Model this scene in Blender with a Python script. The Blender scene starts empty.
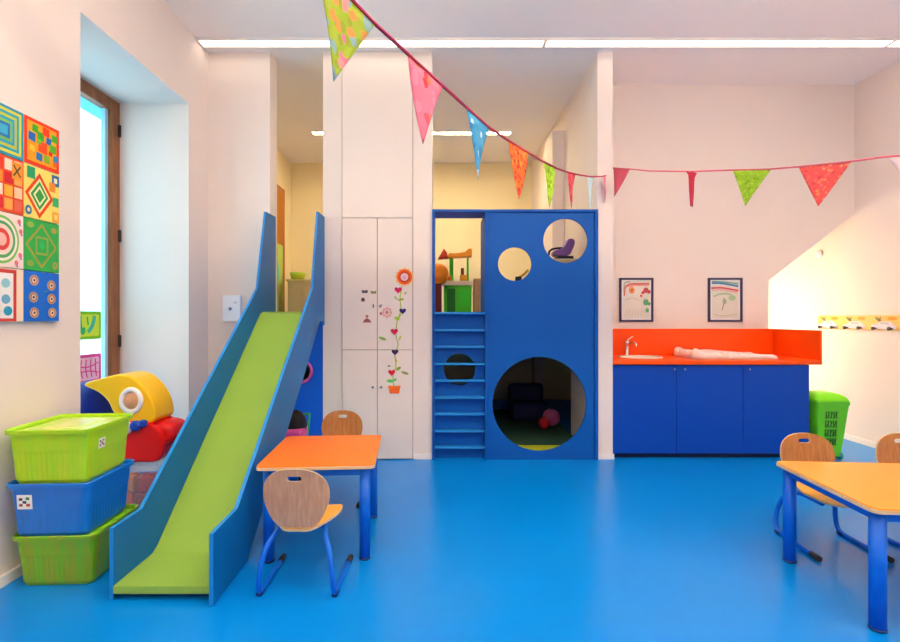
import bpy, bmesh, math, random
from mathutils import Vector, Matrix
random.seed(7)
C = bpy.context.scene.collection
PI = math.pi
F = 480.0; CX = 440.0; CY = 317.0; H = 1.3
def W3(x, y, Y):
    return Vector(((x-CX)*Y/F, Y, H-(y-CY)*Y/F))
# ------------------------------------------------------------------ materials
def lin(c):
    return c/12.92 if c <= .04045 else ((c+.055)/1.055)**2.4
def rgb(h):
    return tuple(lin(int(h[i:i+2], 16)/255) for i in (0, 2, 4))+(1,)
def mat(name, col, rough=.5, spec=.5, metal=0, noise=0, nscale=8, coat=0, col2=None, bump=0, bscale=60, trans=0, stretch=None, emit=None, es=0, alpha=1):
    m = bpy.data.materials.new(name); m.use_nodes = True
    nt = m.node_tree; b = nt.nodes['Principled BSDF']
    b.inputs['Base Color'].default_value = rgb(col)
    b.inputs['Roughness'].default_value = rough
    b.inputs['Metallic'].default_value = metal
    b.inputs['Specular IOR Level'].default_value = spec
    b.inputs['Coat Weight'].default_value = coat
    b.inputs['Coat Roughness'].default_value = .15
    b.inputs['Transmission Weight'].default_value = trans
    b.inputs['Alpha'].default_value = alpha
    if emit:
        b.inputs['Emission Color'].default_value = rgb(emit); b.inputs['Emission Strength'].default_value = es
    tc = nt.nodes.new('ShaderNodeTexCoord'); mp = nt.nodes.new('ShaderNodeMapping')
    nt.links.new(tc.outputs['Object'], mp.inputs['Vector'])
    if stretch: mp.inputs['Scale'].default_value = stretch
    if noise or col2:
        n = nt.nodes.new('ShaderNodeTexNoise'); n.inputs['Scale'].default_value = nscale; n.inputs['Detail'].default_value = 4
        nt.links.new(mp.outputs['Vector'], n.inputs['Vector'])
        r = nt.nodes.new('ShaderNodeValToRGB')
        c1 = rgb(col)
        c2 = rgb(col2) if col2 else tuple(max(0, v*(1-noise)) for v in c1[:3])+(1,)
        r.color_ramp.elements[0].position = .35; r.color_ramp.elements[1].position = .65
        r.color_ramp.elements[0].color = c2; r.color_ramp.elements[1].color = c1
        nt.links.new(n.outputs['Fac'], r.inputs['Fac']); nt.links.new(r.outputs['Color'], b.inputs['Base Color'])
    if bump:
        n2 = nt.nodes.new('ShaderNodeTexNoise'); n2.inputs['Scale'].default_value = bscale
        nt.links.new(mp.outputs['Vector'], n2.inputs['Vector'])
        bp = nt.nodes.new('ShaderNodeBump'); bp.inputs['Strength'].default_value = bump; bp.inputs['Distance'].default_value = .002
        nt.links.new(n2.outputs['Fac'], bp.inputs['Height']); nt.links.new(bp.outputs['Normal'], b.inputs['Normal'])
    return m
def wood(name, c1, c2, rough=.45, scale=3, direction='Z'):
    m = bpy.data.materials.new(name); m.use_nodes = True
    nt = m.node_tree; b = nt.nodes['Principled BSDF']; b.inputs['Roughness'].default_value = rough
    tc = nt.nodes.new('ShaderNodeTexCoord'); mp = nt.nodes.new('ShaderNodeMapping')
    mp.inputs['Scale'].default_value = {'Z': (26, 26, 2.2), 'X': (2.2, 26, 26), 'Y': (26, 2.2, 26)}[direction]
    n = nt.nodes.new('ShaderNodeTexNoise'); n.inputs['Scale'].default_value = scale; n.inputs['Detail'].default_value = 6
    r = nt.nodes.new('ShaderNodeValToRGB'); r.color_ramp.elements[0].color = rgb(c2); r.color_ramp.elements[1].color = rgb(c1)
    r.color_ramp.elements[0].position = .3; r.color_ramp.elements[1].position = .7
    nt.links.new(tc.outputs['Object'], mp.inputs['Vector']); nt.links.new(mp.outputs['Vector'], n.inputs['Vector'])
    nt.links.new(n.outputs['Fac'], r.inputs['Fac']); nt.links.new(r.outputs['Color'], b.inputs['Base Color'])
    return m
def spots(name, base, dots, scale=22, rough=.8, size=.35, coords='Object'):
    """printed fabric: coloured blots on a base colour; a cell's random value picks its blot colour"""
    m = bpy.data.materials.new(name); m.use_nodes = True
    nt = m.node_tree; b = nt.nodes['Principled BSDF']; b.inputs['Roughness'].default_value = rough
    tc = nt.nodes.new('ShaderNodeTexCoord')
    v = nt.nodes.new('ShaderNodeTexVoronoi'); v.inputs['Scale'].default_value = scale
    nt.links.new(tc.outputs[coords], v.inputs['Vector'])
    sep = nt.nodes.new('ShaderNodeSeparateColor'); nt.links.new(v.outputs['Color'], sep.inputs['Color'])
    r = nt.nodes.new('ShaderNodeValToRGB'); r.color_ramp.interpolation = 'CONSTANT'
    r.color_ramp.elements[0].color = rgb(dots[0]); r.color_ramp.elements[1].color = rgb(dots[-1])
    r.color_ramp.elements[1].position = 1-1/len(dots)
    for i, d in enumerate(dots[1:-1], 1):
        e = r.color_ramp.elements.new(i/len(dots)); e.color = rgb(d)
    nt.links.new(sep.outputs[0], r.inputs['Fac'])
    t = nt.nodes.new('ShaderNodeMath'); t.operation = 'LESS_THAN'; t.inputs[1].default_value = size
    nt.links.new(v.outputs['Distance'], t.inputs[0])
    mx = nt.nodes.new('ShaderNodeMix'); mx.data_type = 'RGBA'
    mx.inputs['A'].default_value = rgb(base)
    nt.links.new(t.outputs[0], mx.inputs['Factor']); nt.links.new(r.outputs['Color'], mx.inputs['B'])
    nt.links.new(mx.outputs['Result'], b.inputs['Base Color'])
    return m
def emitter(name, col, s):
    m = bpy.data.materials.new(name); m.use_nodes = True; nt = m.node_tree; nt.nodes.clear()
    e = nt.nodes.new('ShaderNodeEmission'); e.inputs['Color'].default_value = rgb(col); e.inputs['Strength'].default_value = s
    o = nt.nodes.new('ShaderNodeOutputMaterial'); nt.links.new(e.outputs[0], o.inputs[0]); return m
def glass(name, tint='FFFFFF', gloss=.06, alpha=None):
    m = bpy.data.materials.new(name); m.use_nodes = True; nt = m.node_tree; nt.nodes.clear()
    t = nt.nodes.new('ShaderNodeBsdfTransparent'); t.inputs['Color'].default_value = rgb(tint)
    g = nt.nodes.new('ShaderNodeBsdfGlossy'); g.inputs['Roughness'].default_value = .05
    x = nt.nodes.new('ShaderNodeMixShader'); x.inputs[0].default_value = gloss
    o = nt.nodes.new('ShaderNodeOutputMaterial')
    nt.links.new(t.outputs[0], x.inputs[1]); nt.links.new(g.outputs[0], x.inputs[2]); nt.links.new(x.outputs[0], o.inputs[0]); return m

WALL = mat('wall_paint', 'EEE0D6', .85, .2, noise=.03, nscale=1.5, bump=.15, bscale=140)
CEIL = mat('ceiling_paint', 'FFF6EE', .9, .2, noise=.02, nscale=1)
CREAM = mat('back_room_paint', 'F6E6BC', .85, .2, noise=.03, nscale=1.5)
WHITE = mat('white_lacquer', 'EADDD2', .45, .4, noise=.015, nscale=2)
WPLAS = mat('white_plastic', 'F2F4F8', .35)
FLOOR = mat('blue_vinyl', '0084DC', .28, .32, noise=.06, nscale=1.2, bump=.04, bscale=25)
PBLUE = mat('play_panel_blue', '0056AC', .5, .22, noise=.03, nscale=3)
SBLUE = mat('slide_panel_blue', '006CB0', .45, .3, noise=.04, nscale=3)
EBLUE = mat('rung_edge_blue', '1C86D0', .4, .3)
CBLUE = mat('cupboard_blue', '0044AE', .45, .25, noise=.03, nscale=3)
DBLUE = mat('dark_blue', '062A6E', .5)
LEGB = mat('leg_blue', '0466D8', .35, .35, noise=.05, nscale=10)
LIME = mat('slide_green', '90B848', .4, .3, noise=.05, nscale=5)
ORANGE = mat('counter_orange', 'FF5404', .35, .3, noise=.03, nscale=3)
TORANGE = mat('table_orange', 'F27600', .35, .2, noise=.04, nscale=3)
TAMBER = mat('table_amber', 'F08E00', .3, .2, noise=.04, nscale=3, coat=.2)
TEDGE = wood('table_edge', 'E8C9A0', 'D2A878', .5, 3, 'X')
CHW = wood('chair_beech', 'CEA07C', 'B88864', .45, 3, 'Z')
CHB = wood('chair_tan', 'BC7C40', 'A0642C', .45, 3, 'Z')
CHS = wood('seat_beech', 'F6B850', 'E8A03C', .4, 3, 'Y')
CHE = wood('chair_edge', 'E8CDA4', 'CBA678', .5, 3, 'X')
BLACK = mat('black_rubber', '2A2020', .6)
CHROME = mat('chrome', 'D8D8DA', .15, .5, 1)
STEEL = mat('brushed_steel', '9A9A9E', .35, .5, .9)
WOODF = wood('window_wood', 'A8683C', '824A26', .5, 2, 'Z')
DOORW = wood('door_wood', 'C07C28', '9C5E1A', .5, 2, 'Z')
# ------------------------------------------------------------------ mesh helpers
class MB:
    def __init__(self): self.bm = bmesh.new(); self.mats = []
    def mi(self, m):
        if m not in self.mats: self.mats.append(m)
        return self.mats.index(m)
    def face(self, pts, m, smooth=False):
        vs = [self.bm.verts.new(p) for p in pts]
        f = self.bm.faces.new(vs); f.material_index = self.mi(m); f.smooth = smooth; return f
    def grid(self, rows, m, closed_u=False, closed_v=False, smooth=True):
        """rows: list of lists of points"""
        V = [[self.bm.verts.new(p) for p in r] for r in rows]; i_m = self.mi(m)
        nr, nc = len(V), len(V[0])
        for i in range(nr if closed_v else nr-1):
            for j in range(nc if closed_u else nc-1):
                a, b, c, d = V[i][j], V[i][(j+1) % nc], V[(i+1) % nr][(j+1) % nc], V[(i+1) % nr][j]
                try:
                    f = self.bm.faces.new((a, b, c, d)); f.material_index = i_m; f.smooth = smooth
                except ValueError: pass
        return V
    def cap(self, ring, m, flip=False):
        try:
            f = self.bm.faces.new(ring[::-1] if flip else ring); f.material_index = self.mi(m)
        except ValueError: pass
    def box(self, x0, x1, y0, y1, z0, z1, m, bev=0):
        r = bmesh.ops.create_cube(self.bm, size=1)
        vs = r['verts']
        for v in vs:
            v.co = Vector(((x0+x1)/2+v.co.x*(x1-x0), (y0+y1)/2+v.co.y*(y1-y0), (z0+z1)/2+v.co.z*(z1-z0)))
        fs = {f for v in vs for f in v.link_faces}
        for f in fs: f.material_index = self.mi(m)
        if bev:
            es = list({e for v in vs for e in v.link_edges})
            rr = bmesh.ops.bevel(self.bm, geom=es, offset=bev, segments=2, affect='EDGES', profile=.6)
            for f in rr['faces']: f.material_index = self.mi(m)
        return self
    def prism(self, pts2, lo, hi, axis, m, side=None):
        """simple polygon extruded along axis. pts2 in the two other axes order (x,z) for Y, (x,y) for Z, (y,z) for X"""
        def P(p, t):
            return {'Y': (p[0], t, p[1]), 'Z': (p[0], p[1], t), 'X': (t, p[0], p[1])}[axis]
        a = [self.bm.verts.new(P(p, lo)) for p in pts2]; b = [self.bm.verts.new(P(p, hi)) for p in pts2]
        n = len(pts2)
        for f in (a[::-1], b):
            ff = self.bm.faces.new(f); ff.material_index = self.mi(m)
        for i in range(n):
            ff = self.bm.faces.new((a[i], a[(i+1) % n], b[(i+1) % n], b[i])); ff.material_index = self.mi(side or m)
        return self
    def tube(self, path, r, m, seg=12, smooth_path=0):
        pts = [Vector(p) for p in path]
        for _ in range(smooth_path):
            q = [pts[0]]
            for a, b in zip(pts, pts[1:]): q += [a*.75+b*.25, a*.25+b*.75]
            pts = q+[pts[-1]]
        rs = r if isinstance(r, (list, tuple)) else [r]*len(pts)
        if len(rs) != len(pts): rs = [rs[0]+(rs[-1]-rs[0])*i/(len(pts)-1) for i in range(len(pts))]
        rows = []; prev = None
        for i, p in enumerate(pts):
            t = (pts[min(i+1, len(pts)-1)]-pts[max(i-1, 0)]).normalized()
            if prev is None:
                u = t.orthogonal().normalized()
            else: u = (prev-t*prev.dot(t)).normalized()
            prev = u; w = t.cross(u)
            rows.append([p+(u*math.cos(2*PI*k/seg)+w*math.sin(2*PI*k/seg))*rs[i] for k in range(seg)])
        V = self.grid(rows, m, closed_u=True)
        self.cap(V[0], m, True); self.cap(V[-1], m); return self
    def lathe(self, prof, cx, cy, m, seg=32, axis='Z', cz=0, cap0=True, cap1=True, arc=1.0):
        rows = []
        for r, t in prof:
            row = []
            for k in range(seg):
                a = 2*PI*k/seg
                p = {'Z': (cx+r*math.cos(a), cy+r*math.sin(a), t), 'Y': (cx+r*math.cos(a), t, cz+r*math.sin(a)),
                     'X': (t, cy+r*math.cos(a), cz+r*math.sin(a))}[axis]
                row.append(p)
            rows.append(row)
        V = self.grid(rows, m, closed_u=True)
        if cap0: self.cap(V[0], m, True)
        if cap1: self.cap(V[-1], m)
        return self
    def ball(self, c, r, m, seg=20, sx=1, sy=1, sz=1):
        res = bmesh.ops.create_uvsphere(self.bm, u_segments=seg, v_segments=seg//2, radius=r)
        for v in res['verts']:
            v.co = Vector((c[0]+v.co.x*sx, c[1]+v.co.y*sy, c[2]+v.co.z*sz))
        for f in {f for v in res['verts'] for f in v.link_faces}: f.material_index = self.mi(m); f.smooth = True
        return self
    def build(self, name, parent=None, bevel=0, solid=0, recalc=True):
        if recalc: bmesh.ops.recalc_face_normals(self.bm, faces=self.bm.faces)
        me = bpy.data.meshes.new(name); self.bm.to_mesh(me); self.bm.free()
        for m in self.mats: me.materials.append(m)
        o = bpy.data.objects.new(name, me); C.objects.link(o)
        if parent: o.parent = parent
        if bevel:
            b = o.modifiers.new('bevel', 'BEVEL'); b.width = bevel; b.segments = 2; b.limit_method = 'ANGLE'; b.angle_limit = math.radians(40)
        if solid:
            s = o.modifiers.new('solid', 'SOLIDIFY'); s.thickness = solid; s.offset = 0
        return o
def holed(name, outer, holes, lo, hi, axis, m, parent=None, bevel=0, side=None):
    """flat panel with holes: outer polygon and hole polygons, extruded between lo and hi along the axis"""
    cu = bpy.data.curves.new('tmp', 'CURVE'); cu.dimensions = '2D'; cu.fill_mode = 'BOTH'; cu.extrude = abs(hi-lo)/2
    for poly in [outer]+holes:
        s = cu.splines.new('POLY'); s.points.add(len(poly)-1); s.use_cyclic_u = True
        for i, p in enumerate(poly): s.points[i].co = (p[0], p[1], 0, 1)
    t = bpy.data.objects.new('tmp', cu); C.objects.link(t)
    dg = bpy.context.evaluated_depsgraph_get(); dg.update()
    me = bpy.data.meshes.new_from_object(t.evaluated_get(dg))
    bpy.data.objects.remove(t); bpy.data.curves.remove(cu)
    mid = (lo+hi)/2
    for v in me.vertices:
        x, y, z = v.co
        v.co = {'Y': (x, mid+z, y), 'Z': (x, y, mid+z), 'X': (mid+z, x, y)}[axis]
    bm = bmesh.new(); bm.from_mesh(me); bmesh.ops.remove_doubles(bm, verts=bm.verts, dist=1e-5)
    bmesh.ops.recalc_face_normals(bm, faces=bm.faces)
    ax = 'XYZ'.index(axis)
    if side:
        for f in bm.faces: f.material_index = 0 if abs(f.normal[ax]) > .5 else 1
    bm.to_mesh(me); bm.free(); me.name = name
    me.materials.clear(); me.materials.append(m)
    if side: me.materials.append(side)
    o = bpy.data.objects.new(name, me); C.objects.link(o)
    if parent: o.parent = parent
    if bevel:
        b = o.modifiers.new('bevel', 'BEVEL'); b.width = bevel; b.segments = 2; b.limit_method = 'ANGLE'; b.angle_limit = math.radians(50)
    return o
def circ(cx, cy, r, n=64, ry=None):
    return [(cx+r*math.cos(2*PI*i/n), cy+(ry or r)*math.sin(2*PI*i/n)) for i in range(n)]
def rrect(x0, x1, y0, y1, r, n=6):
    out = []
    for cx, cy, a0 in ((x1-r, y1-r, 0), (x0+r, y1-r, 90), (x0+r, y0+r, 180), (x1-r, y0+r, 270)):
        for k in range(n+1):
            a = math.radians(a0+90*k/n); out.append((cx+r*math.cos(a), cy+r*math.sin(a)))
    return out
def catmull(pts, n=6, closed=True):
    out = []; N = len(pts)
    for i in range(N if closed else N-1):
        p = [pts[(i+k-1) % N] if closed else pts[max(0, min(N-1, i+k-1))] for k in range(4)]
        for j in range(n):
            t = j/n
            out.append(tuple(.5*((2*p[1][d])+(-p[0][d]+p[2][d])*t+(2*p[0][d]-5*p[1][d]+4*p[2][d]-p[3][d])*t*t+(-p[0][d]+3*p[1][d]-3*p[2][d]+p[3][d])*t**3) for d in range(len(pts[0]))))
    if not closed: out.append(tuple(pts[-1]))
    return out
class Art:
    """flat coloured shapes stacked as thin layers on a plane"""
    def __init__(self, fn, n, step=.0004, start=.0005):
        self.fn = fn; self.n = Vector(n); self.k = start; self.step = step; self.mb = MB()
    def poly(self, m, pts):
        self.mb.face([Vector(self.fn(u, v))+self.n*self.k for u, v in pts], m); self.k += self.step; return self
    def disc(self, m, u, v, r, n=20, ry=None): return self.poly(m, circ(u, v, r, n, ry))
    def rect(self, m, u0, u1, v0, v1): return self.poly(m, [(u0, v0), (u1, v0), (u1, v1), (u0, v1)])
    def dia(self, m, u, v, r, rv=None): rv = rv or r; return self.poly(m, [(u-r, v), (u, v-rv), (u+r, v), (u, v+rv)])
    def line(self, m, pts, w):
        pts = catmull(pts, 5, False) if len(pts) > 2 else pts
        L, R = [], []
        for i, p in enumerate(pts):
            a = pts[max(0, i-1)]; b = pts[min(len(pts)-1, i+1)]
            dx, dy = b[0]-a[0], b[1]-a[1]; l = math.hypot(dx, dy) or 1
            L.append((p[0]-dy/l*w/2, p[1]+dx/l*w/2)); R.append((p[0]+dy/l*w/2, p[1]-dx/l*w/2))
        for i in range(len(pts)-1):
            self.mb.face([Vector(self.fn(*q))+self.n*self.k for q in (L[i], L[i+1], R[i+1], R[i])], m)
        self.k += self.step; return self
    def heart(self, m, u, v, s, sgn=-1):
        pts = []
        for i in range(24):
            t = 2*PI*i/24
            pts.append((u+s*16*math.sin(t)**3/16, v+sgn*s*(13*math.cos(t)-5*math.cos(2*t)-2*math.cos(3*t)-math.cos(4*t))/16))
        return self.poly(m, pts)
    def leaf(self, m, u, v, l, w, a):
        ca, sa = math.cos(a), math.sin(a); pts = []
        for i in range(16):
            t = 2*PI*i/16; x = l*math.cos(t); y = w*math.sin(t)*abs(math.sin(t))**.4
            pts.append((u+x*ca-y*sa, v+x*sa+y*ca))
        return self.poly(m, pts)
    def build(self, name, parent=None): return self.mb.build(name, parent, recalc=False)
def tag(o, label=None, cat=None, group=None, kind=None):
    if label: o['label'] = label
    if cat: o['category'] = cat
    if group: o['group'] = group
    if kind: o['kind'] = kind
    return o
def thing(name, label, cat, loc=(0, 0, 0), rz=0, group=None):
    o = bpy.data.objects.new(name, None); C.objects.link(o); o.location = loc; o.rotation_euler = (0, 0, rz)
    o.empty_display_size = .1
    return tag(o, label, cat, group)
def dup(root, loc, rz, label, group=None, name=None):
    r = root.copy(); C.objects.link(r); r.location = loc; r.rotation_euler = (0, 0, rz); r['label'] = label
    if group: r['group'] = group
    for ch in list(root.children):
        c = ch.copy(); C.objects.link(c); c.parent = r
        for g in list(ch.children):
            d = g.copy(); C.objects.link(d); d.parent = c
    return r
def struct(mb, name, bevel=0):
    o = mb.build(name, None, bevel); o['kind'] = 'structure'; return o
PAL = {}
def pal(h, rough=.7):
    if h not in PAL: PAL[h] = mat('paint_'+h, h, rough, .3)
    return PAL[h]

# ------------------------------------------------------------------ the room
XL, XR, YB, YF, ZC = -2.12, 4.32, -3.0, 4.39, 3.72
BW = 5.0          # back wall of the counter bay
RY = 7.54         # far wall of the back room
LOFT = 1.345
m = MB(); m.box(-3.3, 4.45, YB-.1, 7.7, -.1, 0, FLOOR); struct(m, 'floor')
m = MB(); m.box(-3.3, 4.45, YB-.1, 7.7, ZC, ZC+.1, CEIL); struct(m, 'ceiling')
# left wall with the deep window bay (the bay runs from y 2.83 to 4.05, top at z 3.1)
m = MB(); m.prism([(YB, 0), (2.83, 0), (2.83, 3.1), (4.05, 3.1), (4.05, 0), (YF, 0), (YF, ZC), (YB, ZC)], -2.84, XL, 'X', WALL); struct(m, 'wall_left')
m = MB(); m.box(-2.46, -1.555, YF, 4.58, 0, ZC, WALL); struct(m, 'wall_partition')
m = MB(); m.box(-3.3, 4.45, YB-.1, YB, 0, ZC, WALL); struct(m, 'wall_front')
m = MB(); m.box(XR, XR+.12, YB, 6.42, 0, ZC, WALL); struct(m, 'wall_right')
# back wall of the counter bay with the sloping stair cut-out
m = MB(); m.prism([(1.58, 0), (3.417, 0), (3.417, 1.675), (XR, 2.375), (XR, ZC), (1.58, ZC)], BW, BW+.12, 'Y', WALL); struct(m, 'wall_back')
m = MB(); m.prism([(2.6, 1.04), (XR, 2.375), (XR, 2.475), (2.6, 1.14)], BW+.12, 6.3, 'Y', WALL); struct(m, 'trim_stair_soffit')
m = MB(); m.box(2.5, XR, 6.3, 6.42, 0, ZC, WALL); struct(m, 'wall_alcove_back')
m = MB(); m.box(2.5, 2.6, BW+.12, RY, 0, ZC, WALL); struct(m, 'wall_alcove_side')
# partition between loft room and counter bay
m = MB(); m.prism([(YF, 0), (5.28, 0), (5.28, 1.2), (7.3, 1.2), (7.3, 0), (RY, 0), (RY, ZC), (YF, ZC)], 1.44, 1.58, 'X', WALL); struct(m, 'wall_bay')
m = MB(); m.box(1.30, 1.44, 5.55, 5.98, LOFT+.002, 3.46, WALL, .004); struct(m, 'trim_duct')
m = MB(); m.box(-2.5, 2.62, RY, RY+.12, 0, ZC, CREAM); struct(m, 'wall_far')
m = MB(); m.box(-2.46, -2.34, 4.58, RY, 0, ZC, CREAM); struct(m, 'wall_back_room_left')
# the boxed-in posts either side of the tall cupboard
m = MB(); m.box(-1.07, -.898, YF, 5.02, 0, ZC, WHITE); struct(m, 'trim_1')
m = MB(); m.box(-.245, -.073, YF, 5.02, 0, ZC, WHITE); struct(m, 'trim_2')
# baseboards
BASE = mat('baseboard_paint', 'F4ECE4', .5)
m = MB(); m.box(XL, XL+.02, YB, 2.83, 0, .055, BASE); struct(m, 'baseboard_left', .003)
m = MB(); m.box(XR-.015, XR, YB, 6.3, 0, .06, BASE); struct(m, 'baseboard_right', .003)
m = MB(); m.box(1.435, 1.59, YF-.012, YF, 0, .05, BASE); struct(m, 'baseboard_bay', .002)
m = MB(); m.box(-1.07, -.898, YF-.012, YF, 0, .05, BASE); struct(m, 'baseboard_post', .002)
m = MB(); m.box(-.245, -.073, YF-.012, YF, 0, .05, BASE); struct(m, 'baseboard_pier', .002)

# window (french window in the bay)
GX = -2.72
m = MB()
m.box(GX-.05, GX+.02, 2.83, 2.93, 0, 3.1, WOODF); m.box(GX-.05, GX+.02, 3.94, 4.05, 0, 3.1, WOODF)
m.box(GX-.05, GX+.02, 2.93, 3.94, 3.0, 3.1, WOODF); m.box(GX-.05, GX+.02, 2.93, 3.94, 0, .12, WOODF)
win = struct(m, 'window_1', .004)
m = MB(); PALEB = mat('pale_blue_seal', 'B4D8EC', .5)
m.box(GX-.035, GX-.005, 2.93, 2.955, .12, 3.0, PALEB); m.box(GX-.035, GX-.005, 3.905, 3.94, .12, 3.0, PALEB); m.build('sash_strip', win)
m = MB(); m.box(GX-.024, GX-.018, 2.955, 3.905, .12, 3.0, glass('window_glass', 'E6FBFF', .05)); m.build('glass_pane', win)
for z in (2.86, 1.98, 1.10):
    m = MB(); m.lathe([(.009, z-.05), (.012, z-.045), (.012, z+.045), (.009, z+.05)], GX+.03, 4.03, BLACK, 12); m.build('hinge', win)
m = MB(); m.box(-3.0, GX-.05, 2.5, 4.6, 3.045, 3.2, mat('outer_lintel_cyan', '5CCBE0', .6)); struct(m, 'trim_lintel')
m = MB(); m.box(-3.25, -3.2, 1.5, 7.6, -.1, 0.05, mat('outside_ledge', 'DDE6E8', .8)); struct(m, 'trim_ledge')
# children's drawings taped on the glass
def glassfn(u, v): return (GX-.016, u, v)
dr = Art(glassfn, (1, 0, 0))
g1, g2, g3, g4 = pal('7ACB1E'), pal('C8E63C'), pal('22B45A'), pal('40C8A0')
def rr(y0, y1, z0, z1, r=.015): return rrect(y0, y1, z0, z1, r)
dr.poly(g1, rr(3.56, 3.875, 1.125, 1.345)).poly(g2, rr(3.585, 3.85, 1.15, 1.32))
dr.line(g3, [(3.64, 1.31), (3.65, 1.22), (3.69, 1.17)], .04).line(g3, [(3.62, 1.22), (3.66, 1.2), (3.70, 1.21)], .03)
dr.line(g4, [(3.80, 1.31), (3.78, 1.24), (3.73, 1.18)], .035).line(g3, [(3.72, 1.30), (3.73, 1.24)], .015)
tag(dr.build('window_drawing'), 'green bordered drawing with teal shapes taped to the window glass', 'drawing', 'drawings on the window')
dr = Art(glassfn, (1, 0, 0))
p1, p2, p3 = pal('F04C9C'), pal('FBC6DE'), pal('E83A8A')
dr.poly(p1, rr(3.56, 3.875, .79, 1.01)).poly(p2, rr(3.585, 3.85, .81, .985))
for k in range(5): dr.line(p3, [(3.61+.05*k, .97), (3.60+.052*k, .90), (3.62+.05*k, .83)], .012)
dr.line(p1, [(3.60, .93), (3.72, .91), (3.84, .94)], .01).line(p1, [(3.60, .87), (3.72, .88), (3.84, .86)], .01)
tag(dr.build('window_drawing'), 'pink bordered drawing with pink squiggles taped low on the window glass', 'drawing', 'drawings on the window')

# ------------------------------------------------------------------ ceiling lights
STRIP = emitter('strip_glow', 'FFF0DE', 2.3)
STRIP2 = emitter('room_strip_glow', 'FFEAD0', 22)
WSTRIP = emitter('warm_strip_glow', 'FFEABC', 62)
ALU = mat('strip_rail', 'F0E8E0', .4)
def strip(x0, x1, y, w, label, glow, group=None, seams=()):
    t = thing('ceiling_light', label, 'light', ((x0+x1)/2, y, ZC), 0, group)
    L = (x1-x0)/2
    m = MB(); m.box(-L, L, -w/2-.015, -w/2, -.02, -.001, ALU); m.box(-L, L, w/2, w/2+.015, -.02, -.001, ALU)
    m.box(-L-.01, -L, -w/2-.015, w/2+.015, -.02, -.001, ALU); m.box(L, L+.01, -w/2-.015, w/2+.015, -.02, -.001, ALU)
    m.build('rail', t)
    m = MB(); m.box(-L, L, -w/2, w/2, -.014, -.002, glow); m.build('diffuser', t)
    for s in seams:
        m = MB(); m.box(s-(x0+x1)/2-.012, s-(x0+x1)/2+.012, -w/2, w/2, -.019, -.0141, ALU); m.build('joint_cover', t)
    return t
strip(-2.1, 4.25, 4.22, .10, 'long white recessed strip light crossing the ceiling in front of the cupboards', STRIP, None, [.92, 3.96])
strip(-2.1, 4.25, 1.2, .16, 'strip light in the ceiling over the tables', STRIP2, 'ceiling strips out of view')
strip(-2.1, 4.25, -1.4, .16, 'strip light in the ceiling at the near end of the room', STRIP2, 'ceiling strips near end')
strip(-1.66, .92, 6.28, .075, 'shorter warm strip light on the ceiling of the room behind the blue climbing frame', WSTRIP)

t = thing('added_uplight', 'long unseen uplighter added over the tables to brighten the ceiling', 'light', (1.1, 1.95, 3.2))  # added lamp above the view, throws fill light up onto the ceiling
m = MB(); m.box(-2.6, 2.6, -.1, .08, -.06, 0, ALU, .004); m.build('trough', t)
for s_ in (-1, 1):
    m = MB(); m.tube([(s_*2.2, -.01, 0), (s_*2.2, -.01, .519)], .004, ALU, 8); m.build('suspension_wire', t)
m = MB(); m.box(-2.5, 2.5, -.08, .06, .001, .012, emitter('ceiling_fill_glow', 'FFF0DC', 26)); m.build('diffuser', t)
# ------------------------------------------------------------------ tall cupboard between the posts
t = thing('tall_cupboard', 'tall cream white built-in cupboard with flush doors and small knobs, decorated with flower stickers', 'cupboard', (-.5715, YF, 0))
def dr_(name, px0, px1, py0, py1, mm=WHITE):
    Y = YF-.018
    a, b = W3(px0, py0, Y), W3(px1, py1, Y)
    m = MB(); m.box(a.x+.5715+.003, b.x+.5715-.003, -.018, 0, max(b.z, .008)+.003, min(a.z, ZC-.002)-.003, mm)
    return m.build(name, t, .0015)
m = MB(); m.box(-.3255, .3255, .002, .62, .0, ZC-.001, mat('cupboard_carcass', 'B8A99C', .7)); m.build('carcass', t)
# pixel columns of the seams
dr_('upper_panel', 342, 412.6, 40, 218)
dr_('door', 342, 377.4, 218, 349.8); dr_('door', 377.4, 412.6, 218, 349.8)
dl = dr_('door', 342, 377.4, 349.8, 470); dr2 = dr_('door', 377.4, 412.6, 349.8, 470)
for px, dd in ((373, dl), (381.3, dr2)):
    p = W3(px, 387, YF-.02)
    m = MB(); m.lathe([(.006, -.018), (.005, -.03), (.011, -.034), (.012, -.04), (.008, -.044)], p.x+.5715, 0, STEEL, 14, 'Y', p.z); m.build('knob', dd)
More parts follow.
